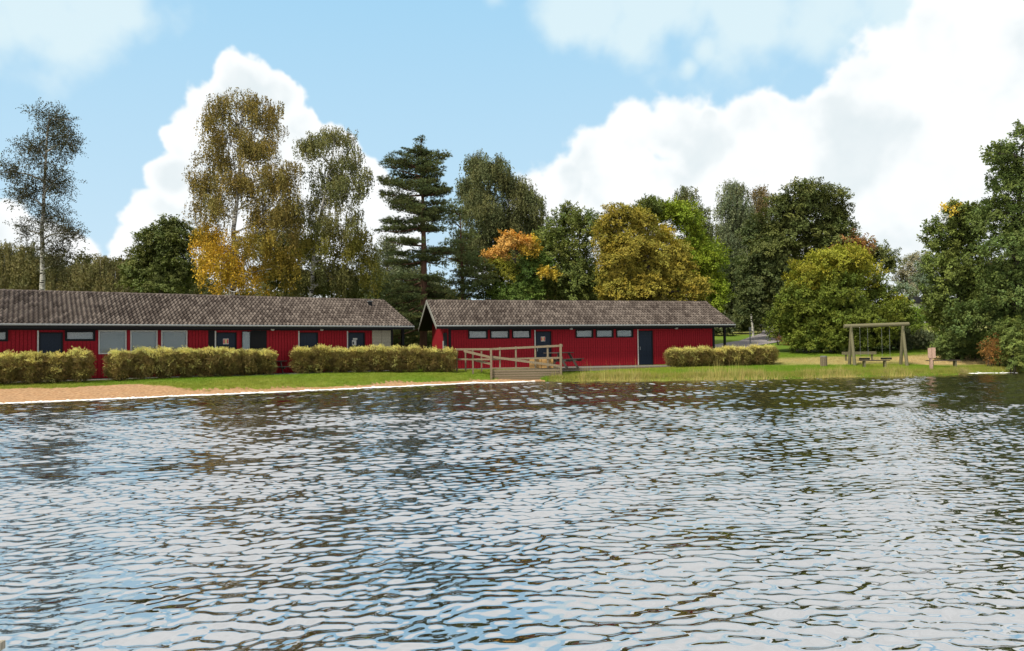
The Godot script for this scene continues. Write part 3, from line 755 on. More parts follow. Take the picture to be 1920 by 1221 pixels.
func make_forest() -> void:
	# the wood far behind, which reads as one dark mass under and between the crowns
	rng.seed = 321
	var spots := []
	var tints := []
	for k in 12000:
		var x := rng.randf_range(-85, 95)
		var d := rng.randf_range(98, 112)
		if x > 44 and x < 66: continue
		var g := ground(x, -d)
		var top := lerpf(13.0, 7.5, smoothstep(-52, -40, x)) + 3.0 * fbm.get_noise_2d(x * 9.0, 3.0)
		if x > 20 and x < 44: top += 2.0
		var y := g + rng.randf() * top
		var up := (Vector3.UP + rdir() * .4).normalized()
		var xx := up.cross(rdir()).normalized()
		spots.append(Transform3D(Basis(xx, up, xx.cross(up)).scaled(Vector3.ONE * rng.randf_range(1.5, 2.6)), Vector3(x, y, -d)))
		tints.append(vary(Color(.1, .11, .04).lerp(Color(.16, .13, .05), clampf(.4 + fbm.get_noise_2d(x * 12.0, 40.0), 0, 1)), .25))
	var o := scatter("far_forest", clump("broad", 55), M.leaf, spots, tints, self)
	o.set_meta("kind", "stuff")
	tag(o, "dark mixed wood far behind the red buildings", "forest")

func make_hedge(a: Vector2, b: Vector2, height: float, deep: float, label: String, sd: int, flat_top := true) -> void:
	rng.seed = sd
	var mid := (a + b) / 2
	var t := thing("hedge", label, "hedge", Vector3(mid.x, 0, mid.y), 0, "clipped hedges before the red buildings")
	var n := maxi(2, int(round(a.distance_to(b) / .95)))
	var cm := clump("shrub", sd + 9)
	for i in n:
		var c := a.lerp(b, (i + .5) / n) - mid
		var gy := ground(c.x + mid.x, c.y + mid.y)
		var hh := height * rng.randf_range(.9, 1.06)
		var rx := a.distance_to(b) / n * .58
		var spots := []
		var tints := []
		for k in 330:
			var d := rdir()
			var q := pow(rng.randf(), .4)
			# squarish body, narrower foot
			var sq := Vector3(signf(d.x) * pow(absf(d.x), .8), signf(d.y) * pow(absf(d.y), .7), signf(d.z) * pow(absf(d.z), .75)) * q
			var foot := lerpf(.72, 1.0, clampf((sq.y + 1) / .8, 0, 1))
			var p := Vector3(c.x + sq.x * rx * foot, gy + hh * .54 + sq.y * hh * .46, c.y + sq.z * deep * .5 * foot)
			if p.y < gy + .12: continue
			var outw := (Vector3(sq.x * .5, sq.y + .5, sq.z) + rdir() * .35).normalized()
			var xx := outw.cross(rdir()).normalized()
			spots.append(Transform3D(Basis(xx, outw, xx.cross(outw)).scaled(Vector3.ONE * rng.randf_range(.26, .42)), p))
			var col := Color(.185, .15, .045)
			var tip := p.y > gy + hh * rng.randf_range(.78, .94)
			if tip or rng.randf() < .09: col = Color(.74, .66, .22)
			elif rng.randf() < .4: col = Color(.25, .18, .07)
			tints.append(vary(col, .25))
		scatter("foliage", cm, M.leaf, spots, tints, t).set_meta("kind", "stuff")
		var st := MB.new()
		for k in 7:
			limb(st, Vector3(c.x + rv(.12), gy - .05, c.y + rv(.12)), Vector3(c.x + rv(rx * .7), gy + hh * .5, c.y + rv(.25)), .016, .008)
		part("stems", st.mesh(), M.bark, t)

func tuft(sd: int, blades: int, lean: float, w: float) -> ArrayMesh:
	rng.seed = sd
	var b := MB.new()
	for k in blades:
		var o := Vector3(rv(.5), 0, rv(.5))
		var a := rng.randf() * TAU
		var s := Vector3(cos(a), 0, sin(a)) * w
		var h := rng.randf_range(.5, 1.0)
		b.tri(o - s, o + s, o + Vector3(rv(lean), h, rv(lean)), grey(.2))
	return b.mesh()

func make_grass() -> void:
	rng.seed = 71
	var spots := []
	var tints := []
	while spots.size() < 52000:
		var x := rng.randf_range(-26, 35)
		var s := pow(rng.randf(), 1.5) * 11.0
		var z := -lut(SHORE, x) - s / .85
		var si := inland(x, z)
		if si < sand_width(x) + rv(.25) or si < .05: continue
		if x < -6 and z < lerpf(-33.5, -44.0, (x + 23) / 17.0): continue
		var h := rng.randf_range(.05, .11)
		if x > 1.5 and si < .9: h = rng.randf_range(.12, .3)
		elif si < sand_width(x) + .25: h = rng.randf_range(.08, .16)
		var w := rng.randf_range(.16, .3)
		spots.append(Transform3D(Basis(Vector3.UP, rng.randf() * TAU).scaled(Vector3(w, h, w)), Vector3(x, ground(x, z) - .01, z)))
		var g := lawn_color(x, z)
		if x > 2 and si < 1.2: g = g.lerp(Color(.3, .25, .07), rng.randf())
		tints.append(vary(g, .2))
	var o := scatter("lawn_grass", tuft(3, 16, .25, .022), M.grass, spots, tints, self)
	o.set_meta("kind", "stuff")
	tag(o, "short bright green grass along the lake shore", "grass")
	spots = []
	tints = []
	while spots.size() < 1700:
		var x := rng.randf_range(2.2, 24.5)
		var si := rng.randf_range(-.35, .9)
		var dens := .35 + .65 * smoothstep(.0, .35, fbm.get_noise_2d(x * 22.0, 200.0) + .12)
		if x > 5 and x < 15: dens += .25
		if rng.randf() > dens: continue
		var z := -lut(SHORE, x) - si
		var h := rng.randf_range(.22, .55) * dens
		if rng.randf() < .05: h *= 2.3
		var w := rng.randf_range(.2, .35)
		spots.append(Transform3D(Basis(Vector3.UP, rng.randf() * TAU).scaled(Vector3(w, h, w)), Vector3(x, maxf(ground(x, z), -.1) - .02, z)))
		tints.append(vary(Color(.3, .29, .07).lerp(Color(.42, .33, .13), rng.randf()), .2))
	o = scatter("tall_grass", tuft(4, 7, .6, .03), M.grass, spots, tints, self)
	o.set_meta("kind", "stuff")
	tag(o, "tall yellow-green reed grass on the bank before the right building", "grass")

func make_foam() -> void:
	rng.seed = 81
	var s := SphereMesh.new()
	s.radius = .5
	s.height = 1.0
	s.radial_segments = 7
	s.rings = 4
	var spots := []
	var tints := []
	for k in 6500:
		var x := rng.randf_range(-27, 1.2)
		if k % 40 == 0: x = rng.randf_range(27.5, 30.5)
		if rng.randf() > .35 + 1.6 * absf(fbm.get_noise_2d(x * 45.0, 700.0)): continue
		var si := rng.randfn(-.1, .09) + .2 * fbm.get_noise_2d(x * 60.0, 300.0)
		var z := -(lut(SHORE, x) + .22 * fbm.get_noise_2d(x * 30.0, 5.0) + si / .88)
		var w := rng.randf_range(.04, .14)
		spots.append(Transform3D(Basis(Vector3.UP, rng.randf() * TAU).scaled(Vector3(w * 1.6, rng.randf_range(.02, .045), w)), Vector3(x, maxf(0.0, ground(x, z)) + .012, z)))
		tints.append(Color.WHITE)
	var o := scatter("shore_foam", s, M.foam, spots, tints, self)
	o.set_meta("kind", "stuff")
	tag(o, "white line of foam along the beach waterline", "foam")

# ---------------------------------------------------------------- buildings
func tile_mesh() -> ArrayMesh:
	var b := MB.new()
	var prof := [[0.0, .03], [.03, 0.0], [.075, .0], [.1, .05], [.135, .1], [.172, .085], [.205, .03]]
	var l := .44
	for i in prof.size() - 1:
		var p: Array = prof[i]
		var q: Array = prof[i + 1]
		var a := Vector3(p[0], p[1] - .012, 0)
		var c := Vector3(q[0], q[1] - .012, 0)
		var a2 := Vector3(p[0], p[1] + .055, l)
		var c2 := Vector3(q[0], q[1] + .055, l)
		b.quad(a, c, c2, a2)
		b.quad(a2, c2, c2 - Vector3(0, .05, .006), a2 - Vector3(0, .05, .006))
	return b.mesh()

func spans(u0: float, u1: float, top: float, holes: Array) -> Array:
	var cuts := [[0.0, top]]
	for h in holes:
		if h[1] <= u0 + .001 or h[0] >= u1 - .001: continue
		var next := []
		for c in cuts:
			if h[2] > c[0] + .01: next.append([c[0], minf(h[2], c[1])])
			if h[3] < c[1] - .01: next.append([maxf(h[3], c[0]), c[1]])
		cuts = next
	return cuts

func front_wall(root: Node, u0: float, u1: float, w: float, holes: Array) -> void:
	# sheathing with real openings, and every upright cladding board before it
	var b := MB.new()
	var edges := [u0, u1]
	for h in holes: edges.append_array([clampf(h[0], u0, u1), clampf(h[1], u0, u1)])
	edges.sort()
	for i in edges.size() - 1:
		if edges[i + 1] - edges[i] < .005: continue
		for c in spans(edges[i], edges[i + 1], EAVE + .1, holes):
			b.box(Vector3(edges[i], c[0], -w - .12), Vector3(edges[i + 1], c[1], -w))
	var wall := part("wall", b.mesh(), M.red_back, root)
	var pitch := .158
	var shapes := {}
	var n := int((u1 - u0) / pitch)
	for i in n:
		var a := u0 + i * (u1 - u0) / n
		for c in spans(a + .01, a + pitch - .01, EAVE - .25, holes):
			var key := "%.2f" % (c[1] - c[0])
			if not shapes.has(key):
				var m := MB.new()
				var hh: float = c[1] - c[0]
				m.box(Vector3(.012, 0, 0), Vector3(pitch - .012, hh, .036))
				shapes[key] = m.mesh()
			part("board", shapes[key], M.red, wall, Vector3(a, c[0] + .02, -w))

func door(root: Node, u0: float, u1: float, top: float, w: float, print_kind := 0, jamb := -1) -> void:
	var d := box_part("door", Vector3(u0 + .05, .03, -w - .07), Vector3(u1 - .05, top - .05, -w - .02), M.navy, root)
	var f := MB.new()
	f.box(Vector3(u0, 0, -w - .1), Vector3(u0 + .05, top, -w + .04)); f.box(Vector3(u1 - .05, 0, -w - .1), Vector3(u1, top, -w + .04)); f.box(Vector3(u0 + .05, top - .05, -w - .1), Vector3(u1 - .05, top, -w + .04))
	part("door_frame", f.mesh(), M.black, root)
	if jamb >= 0: box_part("jamb_strip", Vector3(u0 - .07, 0, -w), Vector3(u0 - .005, top + .08, -w + .06), M.white, root)
	var half := (u1 - u0) / 2 - .05
	var hh := (top - .08) / 2
	box_part("handle", Vector3(-half + .05, -.12, .027), Vector3(-half + .1, .08, .07), M.metal_grey, d)
	for k in 4:
		var g := -half + (k + 1) * half * 2 / 5
		box_part("plank_rib", Vector3(g - .012, -hh + .05, .0255), Vector3(g + .012, hh - .05, .036), M.navy, d)
	if print_kind == 1:
		var s := box_part("notice", Vector3(-.16, .5, .037), Vector3(.12, .8, .046), M.white, d)
		for q in [[-.12, -.06, M.red_print], [-.03, .03, M.yellow_print], [.06, .12, M.red_print]]:
			box_part("pictogram", Vector3(q[0], -.11, .0046), Vector3(q[1], .11, .0085), q[2], s)
	elif print_kind == 2:
		var s := box_part("notice", Vector3(-.26, .38, .037), Vector3(0, .68, .046), M.white, d)
		box_part("pictogram", Vector3(-.1, -.1, .0046), Vector3(-.02, .06, .0085), M.navy, s)
		box_part("notice", Vector3(-.2, .7, .037), Vector3(.06, .8, .046), M.white, d)

func window(root: Node, u0: float, u1: float, y0: float, y1: float, w: float, fm: Material, bm: Material, bar := .05) -> void:
	var f := MB.new()
	for r in [[u0, u1, y0, y0 + bar], [u0, u1, y1 - bar, y1], [u0, u0 + bar, y0 + bar, y1 - bar], [u1 - bar, u1, y0 + bar, y1 - bar]]:
		f.box(Vector3(r[0], r[2], -w - .1), Vector3(r[1], r[3], -w + .05))
	var o := part("window", f.mesh(), fm, root)
	box_part("pane", Vector3(u0 + bar, y0 + bar, -w - .05), Vector3(u1 - bar, y1 - bar, -w - .044), M.glass, o)
	box_part("blind", Vector3(u0 + bar, y0 + bar, -w - .1), Vector3(u1 - bar, y1 - bar, -w - .085), bm, o)

func lamp(root: Node, u: float, w: float) -> void:
	var b := MB.new()
	b.tube([Vector3(0, .1, 0), Vector3(0, .08, .06), Vector3(0, .0, .1), Vector3(0, -.05, .1)], [.05, .08, .11, .07], 8)
	part("wall_lamp", b.mesh(), M.white, root, Vector3(u, EAVE - .2, -w + .02))

func red_building(label: String, at: Vector3, turn: float, u0: float, u1: float, t: float, ridge: float, wall0: float, wall1: float, holes: Array, single_from: float, single_to: float, sd: int) -> Node3D:
	rng.seed = sd
	var root := thing("red_building", label, "building", at, turn)
	var w := .7
	var back := 2 * t - .7
	front_wall(root, wall0, wall1, w, holes)
	# inner and outer walls, floor slab
	box_part("back_wall", Vector3(wall0, 0, -back - .12), Vector3(wall1, EAVE + .1, -back), M.red_back, root)
	for s in [0, 1]:
		var x: float = wall0 if s == 0 else wall1
		var g := MB.new()
		var o := .12 if s == 0 else -.12
		var xs := [minf(x, x + o), maxf(x, x + o)]
		for q in 24:
			var z0 := lerpf(w + .12, back, q / 24.0)
			var z1 := lerpf(w + .12, back, (q + 1) / 24.0)
			var top := lerpf(EAVE, ridge, 1.0 - absf((z0 + z1) / 2 - t) / t) - .1
			g.box(Vector3(xs[0], 0, -z1), Vector3(xs[1], top, -z0))
		var gable := part("gable_wall", g.mesh(), M.red_back, root)
		var m := 40
		for q in m:
			var z0 := lerpf(w, back, q / float(m))
			var z1 := lerpf(w, back, (q + 1) / float(m)) - .012
			var top := lerpf(EAVE, ridge, 1.0 - absf((z0 + z1) / 2 - t) / t) - .14
			if s == 0 and q < 9 and q > 1 and single_to == 0.0: continue
			box_part("board", Vector3(xs[0] - .03 if s == 0 else xs[1], .02, -z1), Vector3(xs[0] if s == 0 else xs[1] + .03, top, -z0), M.red, gable)
	box_part("floor_slab", Vector3(wall0 - .1, -.5, -back), Vector3(wall1 + .1, -.005, -w + .1), M.concrete, root)
	box_part("eave_shade_strip", Vector3(wall0, EAVE - .235, -w + .001), Vector3(wall1, EAVE + .02, -w + .045), M.black, root)  # black strip along the wall top carries the eave shade in its colour
	for u in [wall0, wall1 - .16]:
		box_part("corner_board", Vector3(u, 0, -w + .037), Vector3(u + .16, EAVE - .236, -w + .06), M.black, root)
	# roof: two slopes, fascia, barge boards, gutter, tiles
	var roof_at := MB.new()
	var sl := Vector2(t, ridge - EAVE)
	var ln := sl.length()
	var ang := atan2(sl.y, sl.x)
	for s in [1, -1]:
		var bs := Basis(Vector3.RIGHT, ang * s)
		roof_at.box(Vector3(u0, -.13, 0 if s == 1 else -ln), Vector3(u1, -.03, ln if s == 1 else 0), Transform3D(bs, Vector3(0, ridge, -t)))
	var roof := part("roof", roof_at.mesh(), M.black, root)
	box_part("fascia", Vector3(u0, EAVE - .17, .0), Vector3(u1, EAVE + .0, .03), M.black, root)
	var gb := MB.new()
	gb.tube([Vector3(u0, EAVE + .0, .09), Vector3(u1, EAVE - .01, .09)], [.05, .05], 8)
	part("gutter", gb.mesh(), M.metal_grey, root)
	for u in [u0, u1]:
		for s in [1, -1]:
			var bb := MB.new()
			var bs := Basis(Vector3.RIGHT, ang * s)
			bb.box(Vector3(-.03 if u == u0 else 0.0, -.16, 0.0 if s == 1 else -ln - .12), Vector3(0.0 if u == u0 else .03, .06, ln + .12 if s == 1 else 0.0), Transform3D(bs, Vector3(u, ridge, -t)))
			part("barge_board", bb.mesh(), M.barge, root)
	var tm := tile_mesh()
	var rows := int(round(ln / .385))
	var cols := int((u1 - u0) / .2)
	var spots := []
	var tints := []
	for s in [1, -1]:
		for r in rows:
			for q in cols:
				var u := u0 + (q if s == 1 else q + 1) * (u1 - u0) / cols
				var dz := r * ln / rows
				var bs := Basis(Vector3.RIGHT, ang) if s == 1 else Basis(Vector3.UP, PI) * Basis(Vector3.RIGHT, ang)
				var p := Vector3(u + rv(.004), ridge, -t) + bs * Vector3(0, .0, dz + rv(.006))
				bs = bs * Basis(Vector3.RIGHT, rv(.012)) * Basis(Vector3.FORWARD, rv(.012))
				var f := clampf(.38 + .25 * fbm.get_noise_2d(u * 25.0, dz * 30.0) + rv(.34), 0, 1)
				if s == 1 and u >= single_from and u < single_to:
					var o := part("roof_tile", tm, M.tile_plain[int(round(f * 4))], roof)
					o.transform = Transform3D(bs, p)
				else:
					spots.append(Transform3D(bs, p))
					tints.append(tile_color(f))
	var rest := scatter("tile_field", tm, M.tile, spots, tints, roof)
	rest.set_meta("kind", "stuff")
	var cap := MB.new()
	cap.tube([Vector3(0, 0, 0), Vector3(.34, 0, 0), Vector3(.36, 0, 0)], [.085, .105, .1], 8)
	var cm := cap.mesh()
	var k := u0
	spots = []
	tints = []
	while k < u1 - .3:
		spots.append(Transform3D(Basis(), Vector3(k, ridge - .01 + rv(.006), -t)))
		tints.append(tile_color(rng.randf() * .5))
		k += .33
	scatter("ridge_caps", cm, M.tile, spots, tints, roof).set_meta("kind", "stuff")
	return root

func make_right_building() -> void:
	var holes := []
	var slits := [[2.15, 3.22], [3.53, 4.61], [4.93, 6.0], [9.13, 10.18], [10.51, 11.58], [11.92, 12.96]]
	for s in slits: holes.append([s[0] - .08, s[1] + .08, 1.8, 2.34])
	holes.append([6.38, 7.42, 0.0, 2.24])
	holes.append([13.4, 14.43, 0.0, 2.24])
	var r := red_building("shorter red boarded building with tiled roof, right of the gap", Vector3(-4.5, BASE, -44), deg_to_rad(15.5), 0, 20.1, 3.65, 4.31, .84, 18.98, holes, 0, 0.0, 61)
	for s in slits: window(r, s[0] - .08, s[1] + .08, 1.8, 2.34, .7, M.black, M.frost, .08)
	door(r, 6.38, 7.42, 2.24, .7, 1, 1)
	door(r, 13.4, 14.43, 2.24, .7, 0, 1)
	lamp(r, 8.73, .7)
	lamp(r, 16.12, .7)
	for u in [19.75]:
		box_part("porch_post", Vector3(u, -.1, -.85), Vector3(u + .13, EAVE - .02, -.72), M.black, r)
	box_part("porch_post", Vector3(19.75, -.1, -6.5), Vector3(19.88, EAVE - .02, -6.37), M.black, r)
	# dark door and pale handle on the gable, toward the lake
	var g := box_part("gable_door", Vector3(.78, .02, -2.15), Vector3(.84, 2.2, -.98), M.navy, r)
	box_part("handle", Vector3(-.08, -.1, -.5), Vector3(-.03, .6, -.44), M.white, g)
	# the boarded deck along the front
	var d := thing("wooden_deck", "grey boarded deck along the front of the right red building", "deck", Vector3(-4.5, BASE, -44), deg_to_rad(15.5))
	for k in 14:
		box_part("deck_board", Vector3(5.0, -.06, -.52 + k * .15), Vector3(15.2 + rv(.03), -.02 + rv(.004), -.52 + k * .15 + .138), M.deck, d)
	box_part("edge_beam", Vector3(5.0, -.24, 1.6), Vector3(15.2, -.062, 1.66), M.weathered, d)
	for k in 8:
		box_part("deck_foot", Vector3(5.2 + k * 1.35, -.5, 1.45), Vector3(5.32 + k * 1.35, -.062, 1.59), M.weathered, d)
	for k in 2:
		box_part("step_board", Vector3(6.9, -.2, 1.7 + k * .16), Vector3(10.4, -.16, 1.84 + k * .16), M.deck, d)

func make_left_building() -> void:
	var holes := []
	var slits := [[-21.4, -20.28], [-17.84, -16.77]]
	for s in slits: holes.append([s[0] - .1, s[1] + .1, 1.82, 2.34])
	var big := [[-16.54, -15.32], [-15.15, -13.92], [-13.75, -12.52]]
	for s in big: holes.append([s[0], s[1], 1.18, 2.34])
	var doors := [[-18.98, -18.02, 0], [-11.11, -10.08, 1], [-6.69, -5.63, 0], [-3.85, -2.82, 2]]
	for d in doors: holes.append([d[0], d[1], 0.0, 2.24])
	holes.append([-9.8, -9.32, 1.1, 2.3])
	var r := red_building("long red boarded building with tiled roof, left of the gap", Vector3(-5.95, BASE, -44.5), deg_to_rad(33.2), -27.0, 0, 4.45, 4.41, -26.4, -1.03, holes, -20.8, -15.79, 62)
	for s in slits: window(r, s[0] - .1, s[1] + .1, 1.82, 2.34, .7, M.black, M.frost, .1)
	for s in big: window(r, s[0], s[1], 1.18, 2.34, .7, M.white, M.blind, .055)
	window(r, -9.8, -9.32, 1.1, 2.3, .7, M.black, M.panel_grey, .03)
	for d in doors: door(r, d[0], d[1], 2.24, .7, d[2], 1)
	# flat black sheets beside the entrance door, painted as shade of its recess
	box_part("recess_shade_panel", Vector3(-11.5, .02, -.699), Vector3(-11.19, 2.34, -.66), M.black, r)
	box_part("recess_shade_panel", Vector3(-9.31, .02, -.699), Vector3(-8.5, 2.34, -.66), M.black, r)
	lamp(r, -8.19, .7)
	lamp(r, -5.44, .7)
	for k in 2:
		box_part("cream_panel", Vector3(-2.37 + k * .6, .05, -.66), Vector3(-1.79 + k * .6, 2.36, -.62), M.cream, r)
	for u in [-.41]:
		box_part("porch_post", Vector3(u, -.1, -.85), Vector3(u + .15, EAVE - .02, -.7), M.black, r)
		box_part("porch_post", Vector3(u, -.1, -8.1), Vector3(u + .15, EAVE - .02, -7.95), M.black, r)
	box_part("porch_rail", Vector3(-.35, .95, -7.9), Vector3(-.3, 1.05, -.86), M.white, r)
	var v := box_part("roof_vent", Vector3(-1.5, 3.85, -3.4), Vector3(-1.3, 4.25, -3.2), M.black, r)
	box_part("vent_cap", Vector3(-.14, .2, -.14), Vector3(.14, .24, .14), M.metal_grey, v)
	# concrete footing path in front
	var p := thing("footpath", "narrow concrete path along the foot of the long red building", "path", Vector3(-5.95, BASE, -44.5), deg_to_rad(33.2))
	for k in 17:
		box_part("paving_slab", Vector3(-26.4 + k * 1.5, -.12, -.58), Vector3(-24.92 + k * 1.5, -.03, .35), M.concrete, p)
	var dish := MB.new()
	var pts := []
	var rr := []
	for k in 15:
		var a := PI * (1.0 + k / 14.0)
		pts.append(Vector3(cos(a) * .3, sin(a) * .16, 0)); rr.append(.018)
	dish.tube(pts, rr, 5)
	dish.tube([Vector3(0, -.16, 0), Vector3(0, -.5, 0)], [.015, .015], 5)
	tag(part("aerial_hoop", dish.mesh(), M.white, self, Vector3(-16.55, 5.6, -44.0)), "small white curved aerial hoop rising behind the long roof's ridge", "aerial")

# ---------------------------------------------------------------- furniture
func picnic_table(at: Vector3, turn: float, label: String, size := 1.0) -> void:
	var t := thing("picnic_table", label, "table", at, turn, "dark picnic tables before the buildings")
	t.scale = Vector3.ONE * size
	for k in 5:
		box_part("tabletop_board", Vector3(-.95, .72, -.36 + k * .147), Vector3(.95, .76, -.36 + k * .147 + .135), M.dark_wood, t)
	for s in [-1, 1]:
		for k in 2:
			box_part("bench_board", Vector3(-.95, .42, s * .74 - .14 + k * .145), Vector3(.95, .46, s * .74 - .14 + k * .145 + .135), M.dark_wood, t)
	for x in [-.62, .62]:
		for s in [-1, 1]:
			var b := MB.new()
			b.beam(Vector3(x, .72, s * .22), Vector3(x, 0, s * .7), .05, .1)
			part("leg", b.mesh(), M.dark_wood, t)
		var c := MB.new()
		c.beam(Vector3(x + .05, .38, -.86), Vector3(x + .05, .38, .86), .045, .09)
		part("cross_bar", c.mesh(), M.dark_wood, t)

func make_ramp() -> void:
	# weathered bathing ramp with rails at the water's edge
	var t := thing("bathing_ramp", "weathered grey wooden ramp with railings at the water's edge", "ramp", Vector3(-1.2, 0, -41.6), deg_to_rad(2.0))
	for k in 5:
		box_part("side_plank", Vector3(.05, .0 + k * .138, -.03), Vector3(3.93, .118 + k * .138, .03 + rv(.012)), M.weathered, t)
	for k in 4:
		box_part("side_plank", Vector3(-.03 + rv(.005), .0 + k * .16, -2.4), Vector3(.03, .15 + k * .16, -.04), M.weathered, t)
	for k in 16:
		box_part("floor_plank", Vector3(.04, .69, -2.4 + k * .148), Vector3(3.92, .725, -2.4 + k * .148 + .138), M.weathered, t)
	for q in [[0, -.1, 1.86], [3.92, -.1, 2.08]]:
		box_part("post", Vector3(q[0] - .06, q[1], .032), Vector3(q[0] + .06, q[2], .15), M.weathered, t)
	for u in [.5, 1.4, 2.5, 3.2]:
		box_part("post", Vector3(u - .045, .72, -.15), Vector3(u + .045, 1.93 + u * .03, -.06), M.weathered, t)
	for q in [[1.83, 1.98, .12], [1.26, 1.3, .1]]:
		var b := MB.new()
		b.beam(Vector3(-.05, q[0], -.04), Vector3(4.05, q[1], -.04), .05, q[2])
		part("rail", b.mesh(), M.weathered, t)
	for q in [[-1.55, 1.75, .0, 1.36, -1.0], [.03, 1.4, 3.9, .83, .06], [-1.1, 1.25, .0, 1.0, -1.2]]:
		var b := MB.new()
		b.beam(Vector3(q[0], q[1], q[4]), Vector3(q[2], q[3], q[4] if q[4] > 0 else -.1), .045, .13)
		part("sloping_rail", b.mesh(), M.weathered, t)
	# the run of railing that leads back to the left
	for q in [[1.83, 1.84, .12], [1.26, 1.26, .1]]:
		var b := MB.new()
		b.beam(Vector3(-.05, q[0], -.02), Vector3(-2.05, q[1], -1.9), .05, q[2])
		part("rail", b.mesh(), M.weathered, t)
	for f in [.52, 1.0]:
		box_part("post", Vector3(-2.0 * f - .05, .3, -1.95 * f + .02), Vector3(-2.0 * f + .05, 1.8, -1.95 * f + .11), M.weathered, t)
	for q in [[-.55, -1.9], [-1.5, -2.3]]:
		box_part("post", Vector3(q[0] - .045, .3, q[1] - .05), Vector3(q[0] + .045, 1.72, q[1] + .04), M.weathered, t)
	# planters
	for k in 2:
		var p := thing("planter_box", ["left one of two new yellow wooden planters on the ramp, white flowers above", "right one of two new yellow wooden planters on the ramp, white flowers above"][k], "planter", Vector3(1.3 + k * .68, .728, -42.15), 0, "planters on the ramp")
		for r in 4:
			box_part("plank", Vector3(-.31, .0 + r * .128, .2), Vector3(.31, .12 + r * .128, .225), M.new_wood, p)
		box_part("side", Vector3(-.33, 0, -.2), Vector3(-.311, .5, .224), M.new_wood, p)
		box_part("side", Vector3(.311, 0, -.2), Vector3(.33, .5, .224), M.new_wood, p)
		box_part("back", Vector3(-.31, 0, -.2), Vector3(.31, .5, -.18), M.new_wood, p)
		box_part("soil", Vector3(-.309, .02, -.179), Vector3(.309, .44, .199), M.bark, p)
		var fl := tuft(60 + k, 40, .3, .05)
		rng.seed = 90 + k
		var sp := []
		var ti := []
		for q in 16:
			var s := rng.randf_range(.12, .2)
			sp.append(Transform3D(Basis(Vector3.UP, rng.randf() * TAU).scaled(Vector3(s, s * 1.1, s)), Vector3(rv(.27), .43, rv(.15))))
			ti.append(Color(.8, .78, .76) if q % 4 else Color(.1, .16, .04))
		scatter("flowers", fl, M.leaf, sp, ti, p).set_meta("kind", "stuff")

func bench(at: Vector3, turn: float, length: float, label: String) -> void:
	var t := thing("bench", label, "bench", at, turn, "low plank benches near the swing")
	for k in 2:
		box_part("seat_plank", Vector3(-length / 2, .4, -.17 + k * .18), Vector3(length / 2, .45, -.01 + k * .18), M.dark_wood, t)
	for s in [-1, 1]:
		box_part("leg", Vector3(s * length * .36 - .05, -.1, -.12), Vector3(s * length * .36 + .05, .4, .12), M.log, t)

func make_swing() -> void:
	var g := ground(23.5, -47.5)
	var t := thing("log_swing", "weathered log swing frame with splayed legs and long top beam", "swing", Vector3(23.4, g, -47.4), deg_to_rad(-3))
	var b := MB.new()
	b.tube([Vector3(-2.05, 2.52, 0), Vector3(0, 2.57, 0), Vector3(2.0, 2.62, 0)], [.13, .125, .12], 10)
	part("top_beam", b.mesh(), M.log, t)
	for x in [-1.62, 1.62]:
		for s in [-1, 1]:
			var l := MB.new()
			l.tube([Vector3(x, -.2, s * .46), Vector3(x + s * .02, 2.5, -s * .08)], [.105, .09], 9)
			part("leg", l.mesh(), M.log, t)
	for k in 2:
		var s := thing("hanging_swing", ["left black rubber swing seat hanging under the log beam", "right black rubber swing seat hanging under the log beam"][k], "swing seat", Vector3(22.55 + k * 1.4, g + .42, -47.4), 0, "swing seats")
		box_part("seat", Vector3(-.3, -.06, -.12), Vector3(.3, .06, .12), M.rubber, s)
		for x in [-.25, .25]:
			var c := MB.new()
			c.tube([Vector3(x, .06, 0), Vector3(x, 2.0, 0)], [.008, .008], 4)
			part("chain", c.mesh(), M.metal_grey, s)

